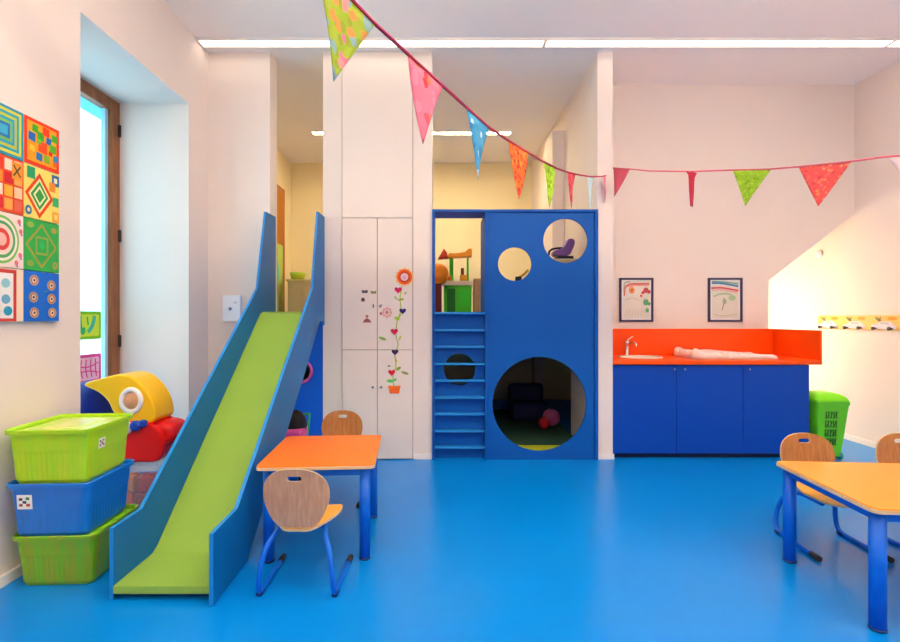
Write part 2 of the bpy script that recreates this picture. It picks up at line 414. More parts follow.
# stickers on the cupboard
DY = YF-.0183
def dec(u, v): p = W3(u, v, DY); return (p.x, p.y, p.z)
def decal(parent_loc=None): return Art(dec, (0, -1, 0), .0003, .0003)
fl = thing('flower_sticker', 'tall sticker of a flowering plant with hearts growing from an orange pot', 'sticker', dec(394, 394))
off = Vector(fl.location)
def decf(u, v): p = Vector(dec(u, v))-off; return p
def A2(k=.0003): return Art(decf, (0, -1, 0), .0002, k)
stem = pal('A8C43C')
a = A2(); a.line(stem, [(402, 286), (400, 298), (401, 310), (397, 322), (396, 335), (398, 345), (395, 354), (396, 366), (393, 376), (394, 387)], 1.1)
a.line(stem, [(400, 300), (403, 299)], .8).line(stem, [(398, 320), (401, 314)], .8); a.build('stem', fl)
for u, v, l, w, an, c in ((382.5, 338.5, 4, 1.5, .35, '8CC050'), (405, 373, 4, 1.4, .3, '8C9C58'), (397, 318.5, 3, 1.5, .5, '9CC82C'), (401, 299.5, 3.5, 1.1, -.2, 'A0A83C'),
                          (398.5, 368.5, 3, 1.5, -.6, '8CA830'), (390, 381, 3.6, 1.8, .1, '5CB860'), (394.5, 380, 2.6, 1.4, -.5, '70C070'), (396, 298, 2.5, 1, .8, '9CC070'), (405.5, 293, 1.6, 1, -.7, 'A8C080'), (389, 366, 1.6, .8, 0, '708048'), (400, 338, 3, .9, -1.2, 'C8C850'), (396, 360, 2.4, .9, 1.1, 'C4C048')):
    a = A2(.001); a.leaf(pal(c), u, v, l, w, an); a.build('leaf', fl)
for u, v, s, c in ((398.2, 290, 3.7, 'D01C5C'), (402.7, 311, 3.4, '3A2068'), (394.3, 331.5, 3.7, 'D01848'), (395, 352, 3.4, '3C1C50'), (391.7, 372.5, 3.6, 'D41C3C')):
    a = A2(.003); a.heart(pal(c), u, v, s); a.build('heart', fl)
a = A2(.0034)
for k in range(12): a.disc(pal('F8C078'), 404.5+7.4*math.cos(k*PI/6), 277+7.4*math.sin(k*PI/6), 2.0, 10)
a.disc(pal('E85A1C'), 404.5, 277, 7.6, 28).disc(pal('C83810'), 404.5, 277, 5.4, 24).disc(pal('F4CCC8'), 404.5, 277, 3.9, 20).disc(pal('E8A8C8'), 404.3, 277.2, 1.6, 10)
a.build('blossom', fl)
a = A2(.003); a.poly(pal('EC641C'), [(388.5, 386.3), (400.2, 386.3), (399.3, 393.5), (389.8, 393.5)]).rect(pal('F07828'), 388, 400.6, 385.6, 387.6); a.build('pot', fl)
def small(name, label, fn):
    a = decal(); fn(a); tag(a.build(name), label, 'sticker')
small('flower_sticker', 'pale pink open flower sticker left of the tall plant sticker', lambda a: [a.disc(pal('E8A8A0'), 387+4*math.cos(k*PI/4), 312.5+4*math.sin(k*PI/4), 1.5, 8) for k in range(8)]+[a.disc(pal('D08880'), 387, 312.5, 1.8, 10)])
small('mushroom_sticker', 'brown toadstool sticker low on the left cupboard door', lambda a: [a.poly(pal('9C5C54'), [(362.8, 322.5), (364.5, 319.5), (367, 318), (369.8, 319.8), (371.5, 322.5)]), a.disc(pal('C07868'), 367, 316.4, 1.6, 10)])
small('butterfly_sticker', 'grey brown butterfly sticker, upper left of the small stickers', lambda a: [a.leaf(pal('6C5C5C'), 363.3, 291.6, 1.9, 1.6, .7), a.leaf(pal('6C5C5C'), 366.3, 291.6, 1.9, 1.6, -.7), a.disc(pal('3C3434'), 364.8, 292, .7, 8)])
small('butterfly_sticker', 'olive green butterfly sticker beside the gap of the upper doors', lambda a: [a.leaf(pal('8C9050'), 372.2, 292.4, 1.8, 1.4, .7), a.leaf(pal('8C9050'), 374.8, 292.4, 1.8, 1.4, -.7)])
small('ladybird_sticker', 'dark round ladybird sticker at the far left of the small stickers', lambda a: [a.disc(pal('6C4C48'), 363, 299.8, 2.0, 12), a.disc(pal('382828'), 363, 298.4, .9, 8)])
small('leaf_sticker', 'small dark green leaf sticker left of the door gap', lambda a: [a.leaf(pal('5C7058'), 373.3, 306, .8, 2.2, 0)])
small('bird_sticker', 'small bluish bird sticker just right of the door gap', lambda a: [a.disc(pal('9890A8'), 380.2, 306.3, 1.5, 10), a.leaf(pal('8078A0'), 381.2, 305.2, 1.2, .7, -.7)])
small('berry_sticker', 'small brown pink berry sticker beneath the bluish bird sticker', lambda a: [a.disc(pal('B87868'), 381, 313.6, 1.5, 10)])

# ------------------------------------------------------------------ play loft: climbing frame front, rungs, platform
pl = thing('climbing_frame', 'blue built-in climbing frame with round holes, ladder rungs and raised platform', 'climbing frame', (0, YF, 0))
def q(x, y, Y=YF): p = W3(x, y, Y); return (p.x, p.z)
x0, ztop = q(432, 210); x1 = 1.4385; xm = q(487, 0)[0]
# surrounding boards
m = MB(); m.box(x0+.002, x0+.026, -.03, .45, 0, ztop, PBLUE); m.build('side_board', pl, .002)
m = MB(); m.box(x1-.03, x1, -.03, .02, 0, ztop-.03, PBLUE); m.build('side_board', pl, .002)
m = MB(); m.box(x0+.026, x1, -.03, .27, ztop-.022, ztop, PBLUE); m.build('top_board', pl, .002)
m = MB(); m.box(xm-.02, xm, -.03, .45, 0, ztop-.022, PBLUE); m.build('divider', pl, .002)
m = MB(); m.box(x0+.026, xm-.02, -.03, .3, LOFT-.02, LOFT, EBLUE); m.build('ledge', pl, .002)
hs = []
for cx, cy, r in ((539.5, 404, 47), (514.8, 264, 16.8), (565.5, 240.7, 22.2)):
    c = q(cx, cy, YF-.01); hs.append(circ(c[0], c[1], r*(YF-.01)/F))
holed('front_panel', [(xm, 0), (x1-.03, 0), (x1-.03, ztop-.022), (xm, ztop-.022)], hs, -.012, .012, 'Y', PBLUE, pl, .002, side=mat('hole_edge', '5FA0CC', .4))
c = q(459.5, 369.3, YF+.05)
holed('ladder_panel', [(x0+.026, 0), (xm-.02, 0), (xm-.02, LOFT-.02), (x0+.026, LOFT-.02)], [circ(c[0], c[1], .145, 48)], .045, .065, 'Y', PBLUE, pl, .002)
for py in (329.4, 346, 363.2, 380, 397, 413.5, 430.5, 447):
    z = q(0, py, YF-.02)[1]
    m = MB(); m.box(x0+.026, xm-.02, -.02, .045, z-.018, z, EBLUE); m.build('rung', pl, .003)
# platform (goes around the back of the cupboard)
m = MB()
m.prism([(-2.335, 4.585), (-1.55, 4.585), (-1.55, YF+.045), (-1.072, YF+.045), (-1.072, 5.025), (x0+.03, 5.025), (x0+.03, YF+.30), (x1-.002, YF+.30), (x1-.002, RY-.002), (-2.335, RY-.002)], LOFT-.12, LOFT-.001, 'Z', PBLUE)
pf = m.build('platform', pl); pf.location = (0, -YF, 0)
# blue panel below the platform, beside the slide
c = q(301, 371.5, YF)
holed('side_panel', [(-1.553, 0), (-1.072, 0), (-1.072, LOFT), (-1.553, LOFT)], [circ(c[0], c[1], .105, 40)], .0, .02, 'Y', mat('side_panel_blue', '0A62D8', .4), pl, .002)
m = MB(); rp = [(.105+.006*math.cos(a), .0, .012*math.sin(a)) for a in [2*PI*k/8 for k in range(8)]]
ring = [[(c[0]+(r_[0])*math.cos(2*PI*k/40), -.008+r_[2], c[1]+(r_[0])*math.sin(2*PI*k/40)) for k in range(40)] for r_ in [(.086, 0, .0), (.09, 0, -.012), (.105, 0, -.014), (.112, 0, -.004), (.112, 0, .006), (.086, 0, .006)]]
m.grid(ring, pal('E060B0'), closed_u=True, closed_v=True); m.build('porthole_rim', pl)
# mat under the loft
m = MB(); m.prism(rrect(-.02, 1.42, 4.47, 4.76, .03), .0005, .03, 'Z', mat('yellow_green_mat', 'C0C81C', .7, noise=.1)); tag(m.build('play_mat', None, .004), 'yellow green play mat just inside the big round hole', 'mat')
m = MB(); m.prism(rrect(-.02, 1.42, 4.765, 6.6, .03), .0005, .03, 'Z', mat('dark_green_mat', '24503C', .8, noise=.1)); tag(m.build('play_mat', None, .004), 'dark green play mat deeper in the den behind the yellow one', 'mat')

# ------------------------------------------------------------------ slide
sl = thing('slide', 'blue sided indoor slide with a lime green chute next to the storage boxes', 'slide', (-1.285, 2.19, 0))
sx, sy = 1.285, -2.19
topp = [(2.185, .33), (2.42, .335), (3.956, 1.54), (4.14, 2.21), (4.385, 2.215)]
outer = topp+[(4.385, 1.225), (4.30, 1.265), (4.24, 1.27), (4.165, 1.235), (3.94, 1.05), (3.6, .79), (3.316, .58), (2.55, 0.004), (2.185, 0.004)]
def flare(m):
    for v in m.bm.verts:
        if v.co.x > 0: v.co.x += .038*(2.2-v.co.y)/2.2
for x, y0_ in ((-1.52, 2.205), (-1.074, 2.15)):
    outer[0] = (y0_, .33); outer[-1] = (y0_, .004)
    poly = outer
    m = MB(); m.prism([(y+sy, z) for y, z in poly], x+sx, x+sx+.02, 'X', SBLUE, EBLUE)
    if x > -1.2: flare(m)
    m.build('side_panel', sl, .002)
m = MB()
prof = [(2.20, .03), (2.51, .035), (2.56, .045), (4.02, 1.31), (4.10, LOFT-.03), (4.385, LOFT-.03), (4.385, LOFT), (4.06, LOFT), (3.995, 1.325), (2.54, .088), (2.50, .07), (2.20, .066)]
m.prism([(y+sy, z) for y, z in prof], -1.499+sx, -1.075+sx, 'X', LIME); flare(m); m.build('chute', sl, .002)
m = MB(); m.box(-1.499+sx, -1.071+sx, 2.24+sy, 2.27+sy, .002, .03, DBLUE); m.build('foot_batten', sl)

# ------------------------------------------------------------------ tables
def table(name, label, cx, cy, w, d, rz, topm, leg_r, legs):
    t = thing(name, label, 'table', (cx, cy, 0), rz)
    def top_ring(z0, z1, mm, inset, nm):
        m = MB(); m.prism(rrect(-w/2+inset, w/2-inset, -d/2+inset, d/2-inset, .035), z0, z1, 'Z', mm); return m.build(nm, t, .002)
    tp = top_ring(.501, .52, topm, 0, 'tabletop')
    top_ring(.498, .5155, TEDGE, -.0015, 'edge_band')
    m = MB(); i = .035
    for a in ((-w/2+i, w/2-i, -d/2+i, -d/2+i+.02), (-w/2+i, w/2-i, d/2-i-.02, d/2-i), (-w/2+i, -w/2+i+.02, -d/2+i, d/2-i), (w/2-i-.02, w/2-i, -d/2+i, d/2-i)):
        m.box(a[0], a[1], a[2], a[3], .455, .498, LEGB)
    m.build('apron', t, .002)
    for ix, iy in ((-1, -1), (1, -1), (-1, 1), (1, 1)):
        x = ix*(w/2-legs); y = iy*(d/2-legs)
        m = MB(); m.lathe([(leg_r, .012), (leg_r, .497)], x, y, LEGB, 24); lg = m.build('leg', t)
        m = MB(); m.lathe([(leg_r*.9, .001), (leg_r*1.06, .005), (leg_r*1.06, .014)], x, y, DBLUE, 24); m.build('foot_cap', lg)
    return t
table('activity_table', 'small orange topped table with blue legs beside the slide', -.674, 2.838, .617, .65, math.radians(3.5), TORANGE, .029, .055)
table('activity_table', 'amber topped table with thick blue legs at the right edge', 2.378, 2.235, 1.18, .66, math.radians(-4.2), TAMBER, .030, .05)

# ------------------------------------------------------------------ chairs
def make_chair(label, backm):
    t = thing('chair', label, 'chair')
    out = [(0, .594), (-.055, .589), (-.105, .570), (-.142, .53), (-.1535, .475), (-.145, .42), (-.12, .365), (-.095, .334), (-.07, .321), (0, .318), (.07, .321), (.095, .334), (.12, .365), (.145, .42), (.1535, .475), (.142, .53), (.105, .570), (.055, .589)]
    o2 = catmull(out, 4); n = len(o2)
    def slot(a):
        c, s = math.cos(a), math.sin(a)
        return (.033*math.copysign(abs(c)**.5, c), .549+.0125*math.copysign(abs(s)**.6, s))
    rows_f, rows_b = [], []
    cz = .46
    def Yf(x, z): return -.175+.9*x*x-(z-.3)*.12+.25*max(0, .36-z)**1.3
    ang = [math.atan2(p[1]-.549, p[0]) for p in o2]
    NR = 7
    for i in range(NR+1):
        f = i/NR; rf, rb = [], []
        for p, a in zip(o2, ang):
            s = slot(a)
            # inner ring parametrised by angle around the slot
            x = s[0]+(p[0]-s[0])*f; z = s[1]+(p[1]-s[1])*f
            y = Yf(x, z); rf.append((x, y+.005, z)); rb.append((x, y-.005, z))
        rows_f.append(rf); rows_b.append(rb)
    m = MB()
    m.grid(rows_f, backm, closed_u=True); m.grid(rows_b, backm, closed_u=True)
    m.grid([rows_f[-1], rows_b[-1]], CHE, closed_u=True, smooth=False); m.grid([rows_f[0], rows_b[0]], CHE, closed_u=True, smooth=False)
    m.build('backrest', t)
    # seat
    so = catmull([(-.06, -.168), (0, -.170), (.06, -.168), (.105, -.11), (.145, -.02), (.160, .06), (.138, .13), (.08, .155), (0, .16), (-.08, .155), (-.138, .13), (-.160, .06), (-.145, -.02), (-.105, -.11)], 4)
    def Zs(x, y): return .309+.35*x*x-.006-1.2*max(0, y-.08)**2*2
    rt, rb = [], []
    for i in range(1, 7):
        f = i/6
        rt.append([(p[0]*f, p[1]*f, Zs(p[0]*f, p[1]*f)+.005) for p in so]); rb.append([(p[0]*f, p[1]*f, Zs(p[0]*f, p[1]*f)-.006) for p in so])
    m = MB(); V = m.grid(rt, CHS, closed_u=True); m.cap(V[0], CHS); V = m.grid(rb, CHS, closed_u=True); m.cap(V[0], CHS)
    m.grid([rt[-1], rb[-1]], CHE, closed_u=True, smooth=False); m.build('seat', t)
    for s in (-1, 1):
        m = MB()
        path = [(s*.18, .155, .014), (s*.176, -.06, .014), (s*.176, -.14, .014), (s*.175, -.185, .03), (s*.168, -.19, .12), (s*.150, -.165, .215), (s*.118, -.12, .268), (s*.105, -.05, .277), (s*.105, .09, .277)]
        m.tube(path, .0125, LEGB, 12, 2); lg = m.build('leg', t)
        m = MB(); m.tube([(s*.18, .115, .015), (s*.1805, .175, .015)], .0155, BLACK, 12); m.build('foot_cap', lg)
        m = MB(); m.tube([(s*.1765, -.172, .012), (s*.1765, -.135, .011)], .015, DBLUE, 12); m.build('heel_cap', lg)
    m = MB(); m.box(-.105, .105, -.06, -.035, .267, .283, LEGB); m.box(-.105, .105, .05, .075, .267, .283, LEGB); m.build('seat_brace', t)
    return t
grp = 'small wooden chairs at the tables'
ch = make_chair('light beech chair seen from behind on the near side of the small orange table', CHW)
ch.location = (-.662, 2.40, 0); ch.rotation_euler = (0, 0, math.radians(-1)); ch.scale = (1, 1, 1.02); ch['group'] = grp
ch2 = make_chair('tan wooden chair between the small orange table and the tall cupboard', CHB)
ch2['group'] = grp; ch2.location = (-.735, 3.43, 0); ch2.rotation_euler = (0, 0, PI)
c3 = dup(ch2, (2.205, 2.715, 0), PI-math.radians(2), 'tan wooden chair behind the amber table, nearest the green bin', grp); c3.scale = (1.03, 1, 1)
c4 = dup(ch2, (2.79, 2.71, 0), PI, 'tan wooden chair behind the amber table at the right photo edge', grp); c4.scale = (1.1, 1, 1)

# ------------------------------------------------------------------ counter with cupboards, sink, mat
ct_x0, ct_x1 = 1.585, 3.46; CZ = .905
t = thing('base_cupboard', 'long low blue cupboard with three flat doors under the orange counter', 'cupboard', (2.487, 4.4, 0))
ox = 2.487
m = MB(); m.box(ct_x0-ox, 3.385-ox, .018, BW-4.4-.004, .045, CZ-.042, CBLUE); m.build('body', t, .001)
m = MB(); m.box(ct_x0-ox+.01, 3.36-ox, .05, .4, .001, .045, mat('kick_black', '0A1A48', .7)); m.build('plinth', t)
xs = [ct_x0, q(676.5, 0, 4.4)[0], q(743, 0, 4.4)[0], 3.385]
kn = [(674, 1), (684, 2), (749, 3)]
for i in range(3):
    m = MB(); m.box(xs[i]-ox+.002, xs[i+1]-ox-.002, -.002, .017, .05, CZ-.046, CBLUE); d = m.build('door', t, .0015)
    p = W3((674.2, 684.5, 749.2)[i], 369.3, 4.39)
    m = MB(); m.lathe([(.005, -.002), (.004, -.014), (.009, -.018), (.009, -.022), (.006, -.025)], p.x-ox, 0, CHROME, 14, 'Y', p.z); m.build('knob', d)
t = thing('worktop', 'glossy orange worktop with raised orange splashback on top of the blue cupboards', 'counter', (2.487, 4.37, CZ-.04))
sk = (1.96, 4.70)
holed('top', [(ct_x0-ox, 0), (ct_x1-ox, 0), (ct_x1-ox, BW-4.37-.002), (ct_x0-ox, BW-4.37-.002)], [circ(sk[0]-ox, sk[1]-4.37, .185, 40, .16)], 0, .04, 'Z', ORANGE, t, .004)
m = MB(); m.box(ct_x0-ox, ct_x1-ox, BW-4.37-.022, BW-4.37-.002, .04, 1.178-CZ+.04, ORANGE); m.build('splashback', t, .002)
m = MB(); m.box(ct_x1-ox, ct_x1-ox+.02, 0, BW-4.37-.002, 0, 1.178-CZ+.04, ORANGE); m.build('side_splash', t, .002)
t = thing('sink', 'oval white basin set into the orange worktop at its left end', 'sink', (sk[0], sk[1], CZ))
m = MB(); IV = mat('basin_ivory', 'FFF2DC', .2, coat=.5)
rows = []
for r, z in ((.190, -.001), (.20, .003), (.195, .010), (.18, .008), (.17, -.004), (.15, -.018), (.08, -.03), (.01, -.032)):
    rows.append([(r*1.06*math.cos(2*PI*k/40), r*.88*math.sin(2*PI*k/40), z) for k in range(40)])
V = m.grid(rows, IV, closed_u=True); m.cap(V[-1], IV); m.build('basin', t)
m = MB(); m.lathe([(.02, -.031), (.02, -.027), (.004, -.026)], 0, 0, CHROME, 20); m.build('drain', t)
t = thing('tap', 'chrome mixer tap standing behind the white basin', 'tap', (1.91, 4.905, CZ))
m = MB(); m.lathe([(.028, .0), (.028, .008), (.018, .014), (.018, .12), (.022, .13), (.02, .15), (.008, .158)], 0, 0, CHROME, 24); m.build('body', t)
m = MB(); m.tube([(0, 0, .1), (.02, -.04, .135), (.035, -.1, .145), (.04, -.13, .125), (.04, -.135, .105)], .010, CHROME, 12, 2); m.build('spout', t)
m = MB(); m.tube([(0, 0, .15), (.03, .0, .18), (.065, .0, .195)], [.008, .006], CHROME, 10, 1); m.build('lever', t)
# padded changing mat
mm = MB(); PM = mat('changing_mat', 'FFE0D2', .5, noise=.08, nscale=25, col2='FFF6F0')
mx0, mx1, my0, my1 = 2.375, 3.19, 4.50, 4.93
rows = []
N, M = 40, 16
def mh(u, v):
    e = min(u, 1-u)*1.02; f = min(v, 1-v)*.48
    edge = min(1, (max(0, min(e, f))/.03))**.5
    rim = math.exp(-((f-.05)/.035)**2)*.028*(1-.65*u)+math.exp(-((e-.06)/.05)**2)*.03*(1 if u < .5 else .1)
    wob = .006*math.sin(u*23+v*5)*math.sin(v*9+1)
    return edge*(.030*(1-.5*u)+.01+rim+wob*(1-u)+.012*math.exp(-((u-.45)/.2)**2))
for i in range(M+1):
    rows.append([(mx0+(mx1-mx0)*j/N-2.847, my0+(my1-my0)*i/M-4.69, .001+mh(j/N, i/M)) for j in range(N+1)])
V = mm.grid(rows, PM)
rows2 = [[(r[0], r[1], .001) for r in rw] for rw in rows]
mm.grid(rows2, PM, smooth=False)
mm.bm.verts.ensure_lookup_table(); bmesh.ops.remove_doubles(mm.bm, verts=mm.bm.verts, dist=1e-5)
o = mm.build('changing_mat'); o.location = (2.847, 4.69, CZ); tag(o, 'pale pink padded changing mat with puffy rim lying on the orange worktop', 'mat')

# framed drawings
def frame(label, px0, px1, strokes):
    a = W3(px0, 278, BW); b = W3(px1, 321.8, BW)
    w = (b.x-a.x)/2; h = (a.z-b.z)/2
    t = thing('picture_frame', label, 'picture', ((a.x+b.x)/2, BW, b.z))
    fm = mat('frame_dark', '2E2A52', .4)
    m = MB(); f = .02
    m.box(-w, -w+f, -.022, 0, 0, 2*h, fm); m.box(w-f, w, -.022, 0, 0, 2*h, fm); m.box(-w+f, w-f, -.022, 0, 0, f, fm); m.box(-w+f, w-f, -.022, 0, 2*h-f, 2*h, fm)
    m.build('frame', t, .002)
    A = Art(lambda u, v: ((u-.5)*2*(w-f), -.008, f+v*2*(h-f)), (0, -1, 0))
    A.rect(pal('F2EEEA'), 0, 1, 0, 1).rect(pal('E4E2D4'), .06, .94, .05, .97); strokes(A); A.build('drawing', t)
    m = MB(); m.box(-w+f, w-f, -.018, -.016, f, 2*h-f, glass('picture_glass', 'FFFFFF', .03)); m.build('glass_cover', t)
def s1(A):
    A.line(pal('D86858'), [(.10, .60), (.14, .82), (.32, .89), (.6, .90), (.94, .90)], .05).line(pal('E8A090'), [(.2, .83), (.5, .86), (.92, .85)], .03).line(pal('9CB8A8'), [(.08, .7), (.12, .92), (.3, .95)], .035)
    A.disc(pal('F09858'), .35, .74, .10, 16, .09).disc(pal('D86820'), .35, .74, .04, 10)
    for u, v, r in ((.82, .74, .09), (.92, .70, .06), (.72, .68, .05), (.66, .60, .04)): A.disc(pal('D04048'), u, v, r, 12, r*.8)
    for u, v, r in ((.82, .44, .09), (.93, .40, .05), (.86, .24, .06)): A.disc(pal('58A868'), u, v, r, 12, r*.9)
    for k in range(6): A.line(pal('C8C0A0'), [(.15+.1*k, .1), (.18+.1*k, .25+.04*(k % 2))], .012)
    A.line(pal('D8B0A0'), [(.12, .5), (.4, .55), (.6, .48)], .015)
def s2(A):
    A.line(pal('3078C0'), [(.06, .92), (.4, .91), (.94, .84)], .045).line(pal('48A888'), [(.06, .965), (.4, .95), (.94, .90)], .03)
    A.line(pal('D84850'), [(.04, .79), (.4, .80), (.94, .73)], .045).line(pal('E89890'), [(.06, .74), (.4, .75), (.9, .68)], .02)
    A.line(pal('B0C8A0'), [(.12, .58), (.3, .64), (.6, .65), (.85, .55)], .05).disc(pal('A8CC98'), .73, .55, .12, 14, .07)
    A.line(pal('8CA080'), [(.47, .55), (.45, .4), (.40, .24)], .035).disc(pal('A0B090'), .48, .46, .07, 12).line(pal('C8C4A8'), [(.1, .15), (.4, .1), (.9, .14)], .02)
frame('dark framed child drawing with red and green flowers above the sink', 619, 652.7, s1)
frame('dark framed child drawing of a blue and red rainbow above the changing mat', 707.5, 741.5, s2)

# ------------------------------------------------------------------ green bin
t = thing('waste_bin', 'bright green plastic wheeled bin beside the blue cupboard', 'bin', (3.558, 4.47, 0))
BG = mat('bin_green', '5CC814', .4, noise=.03); BGL = mat('bin_lid_green', '84EC08', .35); BT = mat('bin_text_green', '14641C', .6)
def lerp_rect(z, w, d, r=.03): return [(x, y, z) for x, y in rrect(-w/2, w/2, -d/2, d/2, r)]
m = MB(); V = m.grid([lerp_rect(.03, .205, .21), lerp_rect(.50, .295, .28), lerp_rect(.50, .305, .295), lerp_rect(.53, .305, .295), lerp_rect(.53, .28, .265), lerp_rect(.06, .19, .19)], BG, closed_u=True, smooth=False)
m.cap(V[0], BG, True); m.cap(V[-1], BG); m.build('body', t, .003)
m = MB(); rows = [lerp_rect(.531, .305, .295)]
for z, s in ((.55, 1.0), (.575, .90), (.598, .70), (.608, .45), (.612, .15)): rows.append([(x*s-.01*(1-s)*4, y*s, z) for x, y, _ in lerp_rect(0, .305, .295, .05)])
V = m.grid(rows, BGL, closed_u=True); m.cap(V[0], BGL, True); m.cap(V[-1], BGL); m.build('lid', t)
for s in (-1, 1):
    m = MB(); m.lathe([(.01, s*.085-.014), (.035, s*.085-.014), (.035, s*.085+.014), (.01, s*.085+.014)], 0, -.085, mat('teal_wheel', '0E8C84', .5), 20, 'X', .036); m.build('wheel', t)
def binfn(u, v):
    return (u, -.105-.035*(v-.03)/.47, v)
A = Art(binfn, (0, -1, 0), .0001, .001)
for r in range(4):
    z = .445-.082*r
    w = .115; x0_ = -.075
    A.rect(BT, x0_, x0_+w, z-.005, z+.0); A.rect(BT, x0_, x0_+w, z-.062, z-.057)
    for k in range(5):
        A.rect(BT, x0_+k*.0235, x0_+k*.0235+.011, z-.058, z-.004)
    for k in range(3): A.line(BT, [(x0_+.01+k*.035, z-.055), (x0_+.035+k*.03, z-.01)], .008)
A.build('printed_marks', t)

# ------------------------------------------------------------------ coat rack on the right wall
t = thing('coat_rack', 'yellow wooden coat rack painted with white cars on the right wall', 'coat rack', (XR, 4.9, 1.16))
RK = mat('rack_yellow', 'E8B440', .5, noise=.06, nscale=12)
m = MB(); m.box(-.02, -.001, -.75, .56, .01, .155, RK); m.build('backboard', t, .002)
PEG = mat('peg_dark', '2C2430', .5)
for k in range(4):
    yy = .42-.335*k
    A = Art(lambda u, v: (-.0205, u, v), (-1, 0, 0), .0004, .001)
    car = pal('E8DEE8')
    A.poly(car, [(yy-.125, .022), (yy+.125, .022), (yy+.135, .06), (yy+.08, .07), (yy+.045, .098), (yy-.065, .098), (yy-.10, .07), (yy-.13, .055)])
    A.rect(pal('B4BCB0'), yy-.055, yy+.035, .068, .088)
    A.disc(pal('D88C18'), yy-.09, .125, .05, 14, .016)
    A.leaf(pal('7C7C38'), yy+.06, .118, .04, .014, .5).line(pal('5C5430'), [(yy+.05, .095), (yy+.03, .14)], .01)
    A.build('painted_car', t)
    for s_ in (-1, 1):
        m = MB(); m.lathe([(.010, -.02), (.010, -.04), (.017, -.045), (.018, -.056), (.008, -.06)], 0, yy+s_*.084, PEG, 14, 'X', .028); m.build('peg', t)
m = MB(); m.lathe([(.045, -.002), (.045, -.02), (.03, -.035), (.01, -.04)], 0, 0, WPLAS, 20, 'X', 0)
o = m.build('smoke_detector'); o.location = (XR, 5.46, 2.016); tag(o, 'small round white detector high on the right wall above the coat rack', 'detector')

# alcove lamp (lights the coat corner from behind the stub of wall)
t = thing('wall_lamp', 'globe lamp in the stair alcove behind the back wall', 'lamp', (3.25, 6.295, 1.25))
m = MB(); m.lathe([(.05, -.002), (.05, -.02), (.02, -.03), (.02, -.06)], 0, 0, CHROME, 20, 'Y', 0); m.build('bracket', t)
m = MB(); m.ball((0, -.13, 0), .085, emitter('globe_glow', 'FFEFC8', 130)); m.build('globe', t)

# ------------------------------------------------------------------ wall box on partition
t = thing('wall_control_box', 'small white control box on the wall left of the slide top', 'control box', (W3(233.5, 0, YF).x, YF, W3(0, 321.5, YF).z))
m = MB(); m.box(-.082, .082, -.045, -.001, 0, .24, WPLAS, .008); m.build('housing', t)
m = MB(); m.lathe([(.014, -.045), (.014, -.049), (.008, -.051)], -.01, 0, pal('7888B0'), 16, 'Y', .115); m.build('button', t)
m = MB(); m.box(.02, .05, -.047, -.045, .165, .18, pal('C8D0DC')); m.build('indicator', t)

# ------------------------------------------------------------------ canvases on the left wall
def canvas(label, y0, y1, z0, z1, fn, basec):
    t = thing('canvas', label, 'painting', (XL, (y0+y1)/2, z0), 0, 'painted canvases on the left wall')
    w = (y1-y0)/2-.002; h = z1-z0-.004
    m = MB(); m.box(.001, .028, -w, w, 0, h, pal(basec)); m.build('stretched_canvas', t, .002)
    A = Art(lambda u, v: (.028, (u-.5)*2*w, v*h), (1, 0, 0), .0003, .0004); fn(A); A.build('painting', t)
ZS = [1.278, 1.54, 1.808, 2.082, 2.325]; YA, YM, YZ = 2.187, 2.412, 2.637
c_ = pal
def art_patch(A):
    A.rect(c_('E8391C'), 0, 1, 0, 1).rect(c_('FFA01C'), .08, .92, .08, .93)
    R = random.Random(3)
    for u, v, s, c in ((.3, .8, .09, '44B028'), (.45, .68, .1, '3CA82C'), (.6, .82, .1, 'E8401C'), (.85, .75, .09, '50B428'), (.2, .6, .1, '2870B8'), (.68, .64, .08, '2464B4'), (.5, .45, .13, 'F0501C'), (.8, .5, .1, '58B42C'), (.4, .22, .09, '2C78AC'), (.62, .22, .09, '84B428'), (.88, .3, .08, '3484B8'), (.2, .35, .07, 'F8C840'), (.72, .38, .05, 'D8301C'), (.38, .55, .06, '6CBC30'), (.85, .17, .06, 'F06820')):
        A.poly(c_(c), [(u-s, v-s*.8), (u+s*.9, v-s), (u+s, v+s*.9), (u-s*.9, v+s)])
def art_diamond(A):
    A.rect(c_('F4E070'), 0, 1, 0, 1)
    A.dia(c_('E84C1C'), .42, .46, .40, .44).dia(c_('F4E8A0'), .42, .46, .31, .34).dia(c_('2C9C50'), .42, .46, .25, .28).dia(c_('F0E8B0'), .42, .46, .18, .2).dia(c_('3CA048'), .42, .46, .13, .14)
    for u, v, s, c in ((.18, .86, .11, '2CA068'), (.88, .85, .11, '3470A0'), (.88, .85, .05, 'F0F0D0'), (.78, .70, .09, 'F09030'), (.88, .42, .09, '34B068'), (.88, .12, .1, 'F4A838'), (.88, .12, .05, 'F8D870')):
        A.rect(c_(c), u-s, u+s, v-s, v+s)
    A.disc(c_('3478A0'), .1, .14, .09, 14).disc(c_('E8E0B0'), .1, .14, .04, 10)
def art_green(A):
    A.rect(c_('34B050'), 0, 1, 0, 1)
    for l, w, c in ((.42, .05, 'A0A040'), (.2, .045, '90A848')):
        if l > .3: P = [(.48-l, .5), (.48, .5-l), (.48+l, .5), (.48, .5+l)]
        else: P = [(.48-l*.8, .5-l*.8), (.48+l*.8, .5-l*.8), (.48+l*.8, .5+l*.8), (.48-l*.8, .5+l*.8)]
        for i in range(4): A.line(c_(c), [P[i], P[(i+1) % 4]], w)
    A.dia(c_('28C068'), .48, .5, .09); A.disc(c_('B09848'), .86, .14, .08, 12).disc(c_('58B850'), .86, .14, .045, 10).disc(c_('A8A048'), .82, .85, .09, 12, .06).disc(c_('90B048'), .15, .88, .1, 12, .06).disc(c_('88A848'), .15, .13, .1, 12, .06)
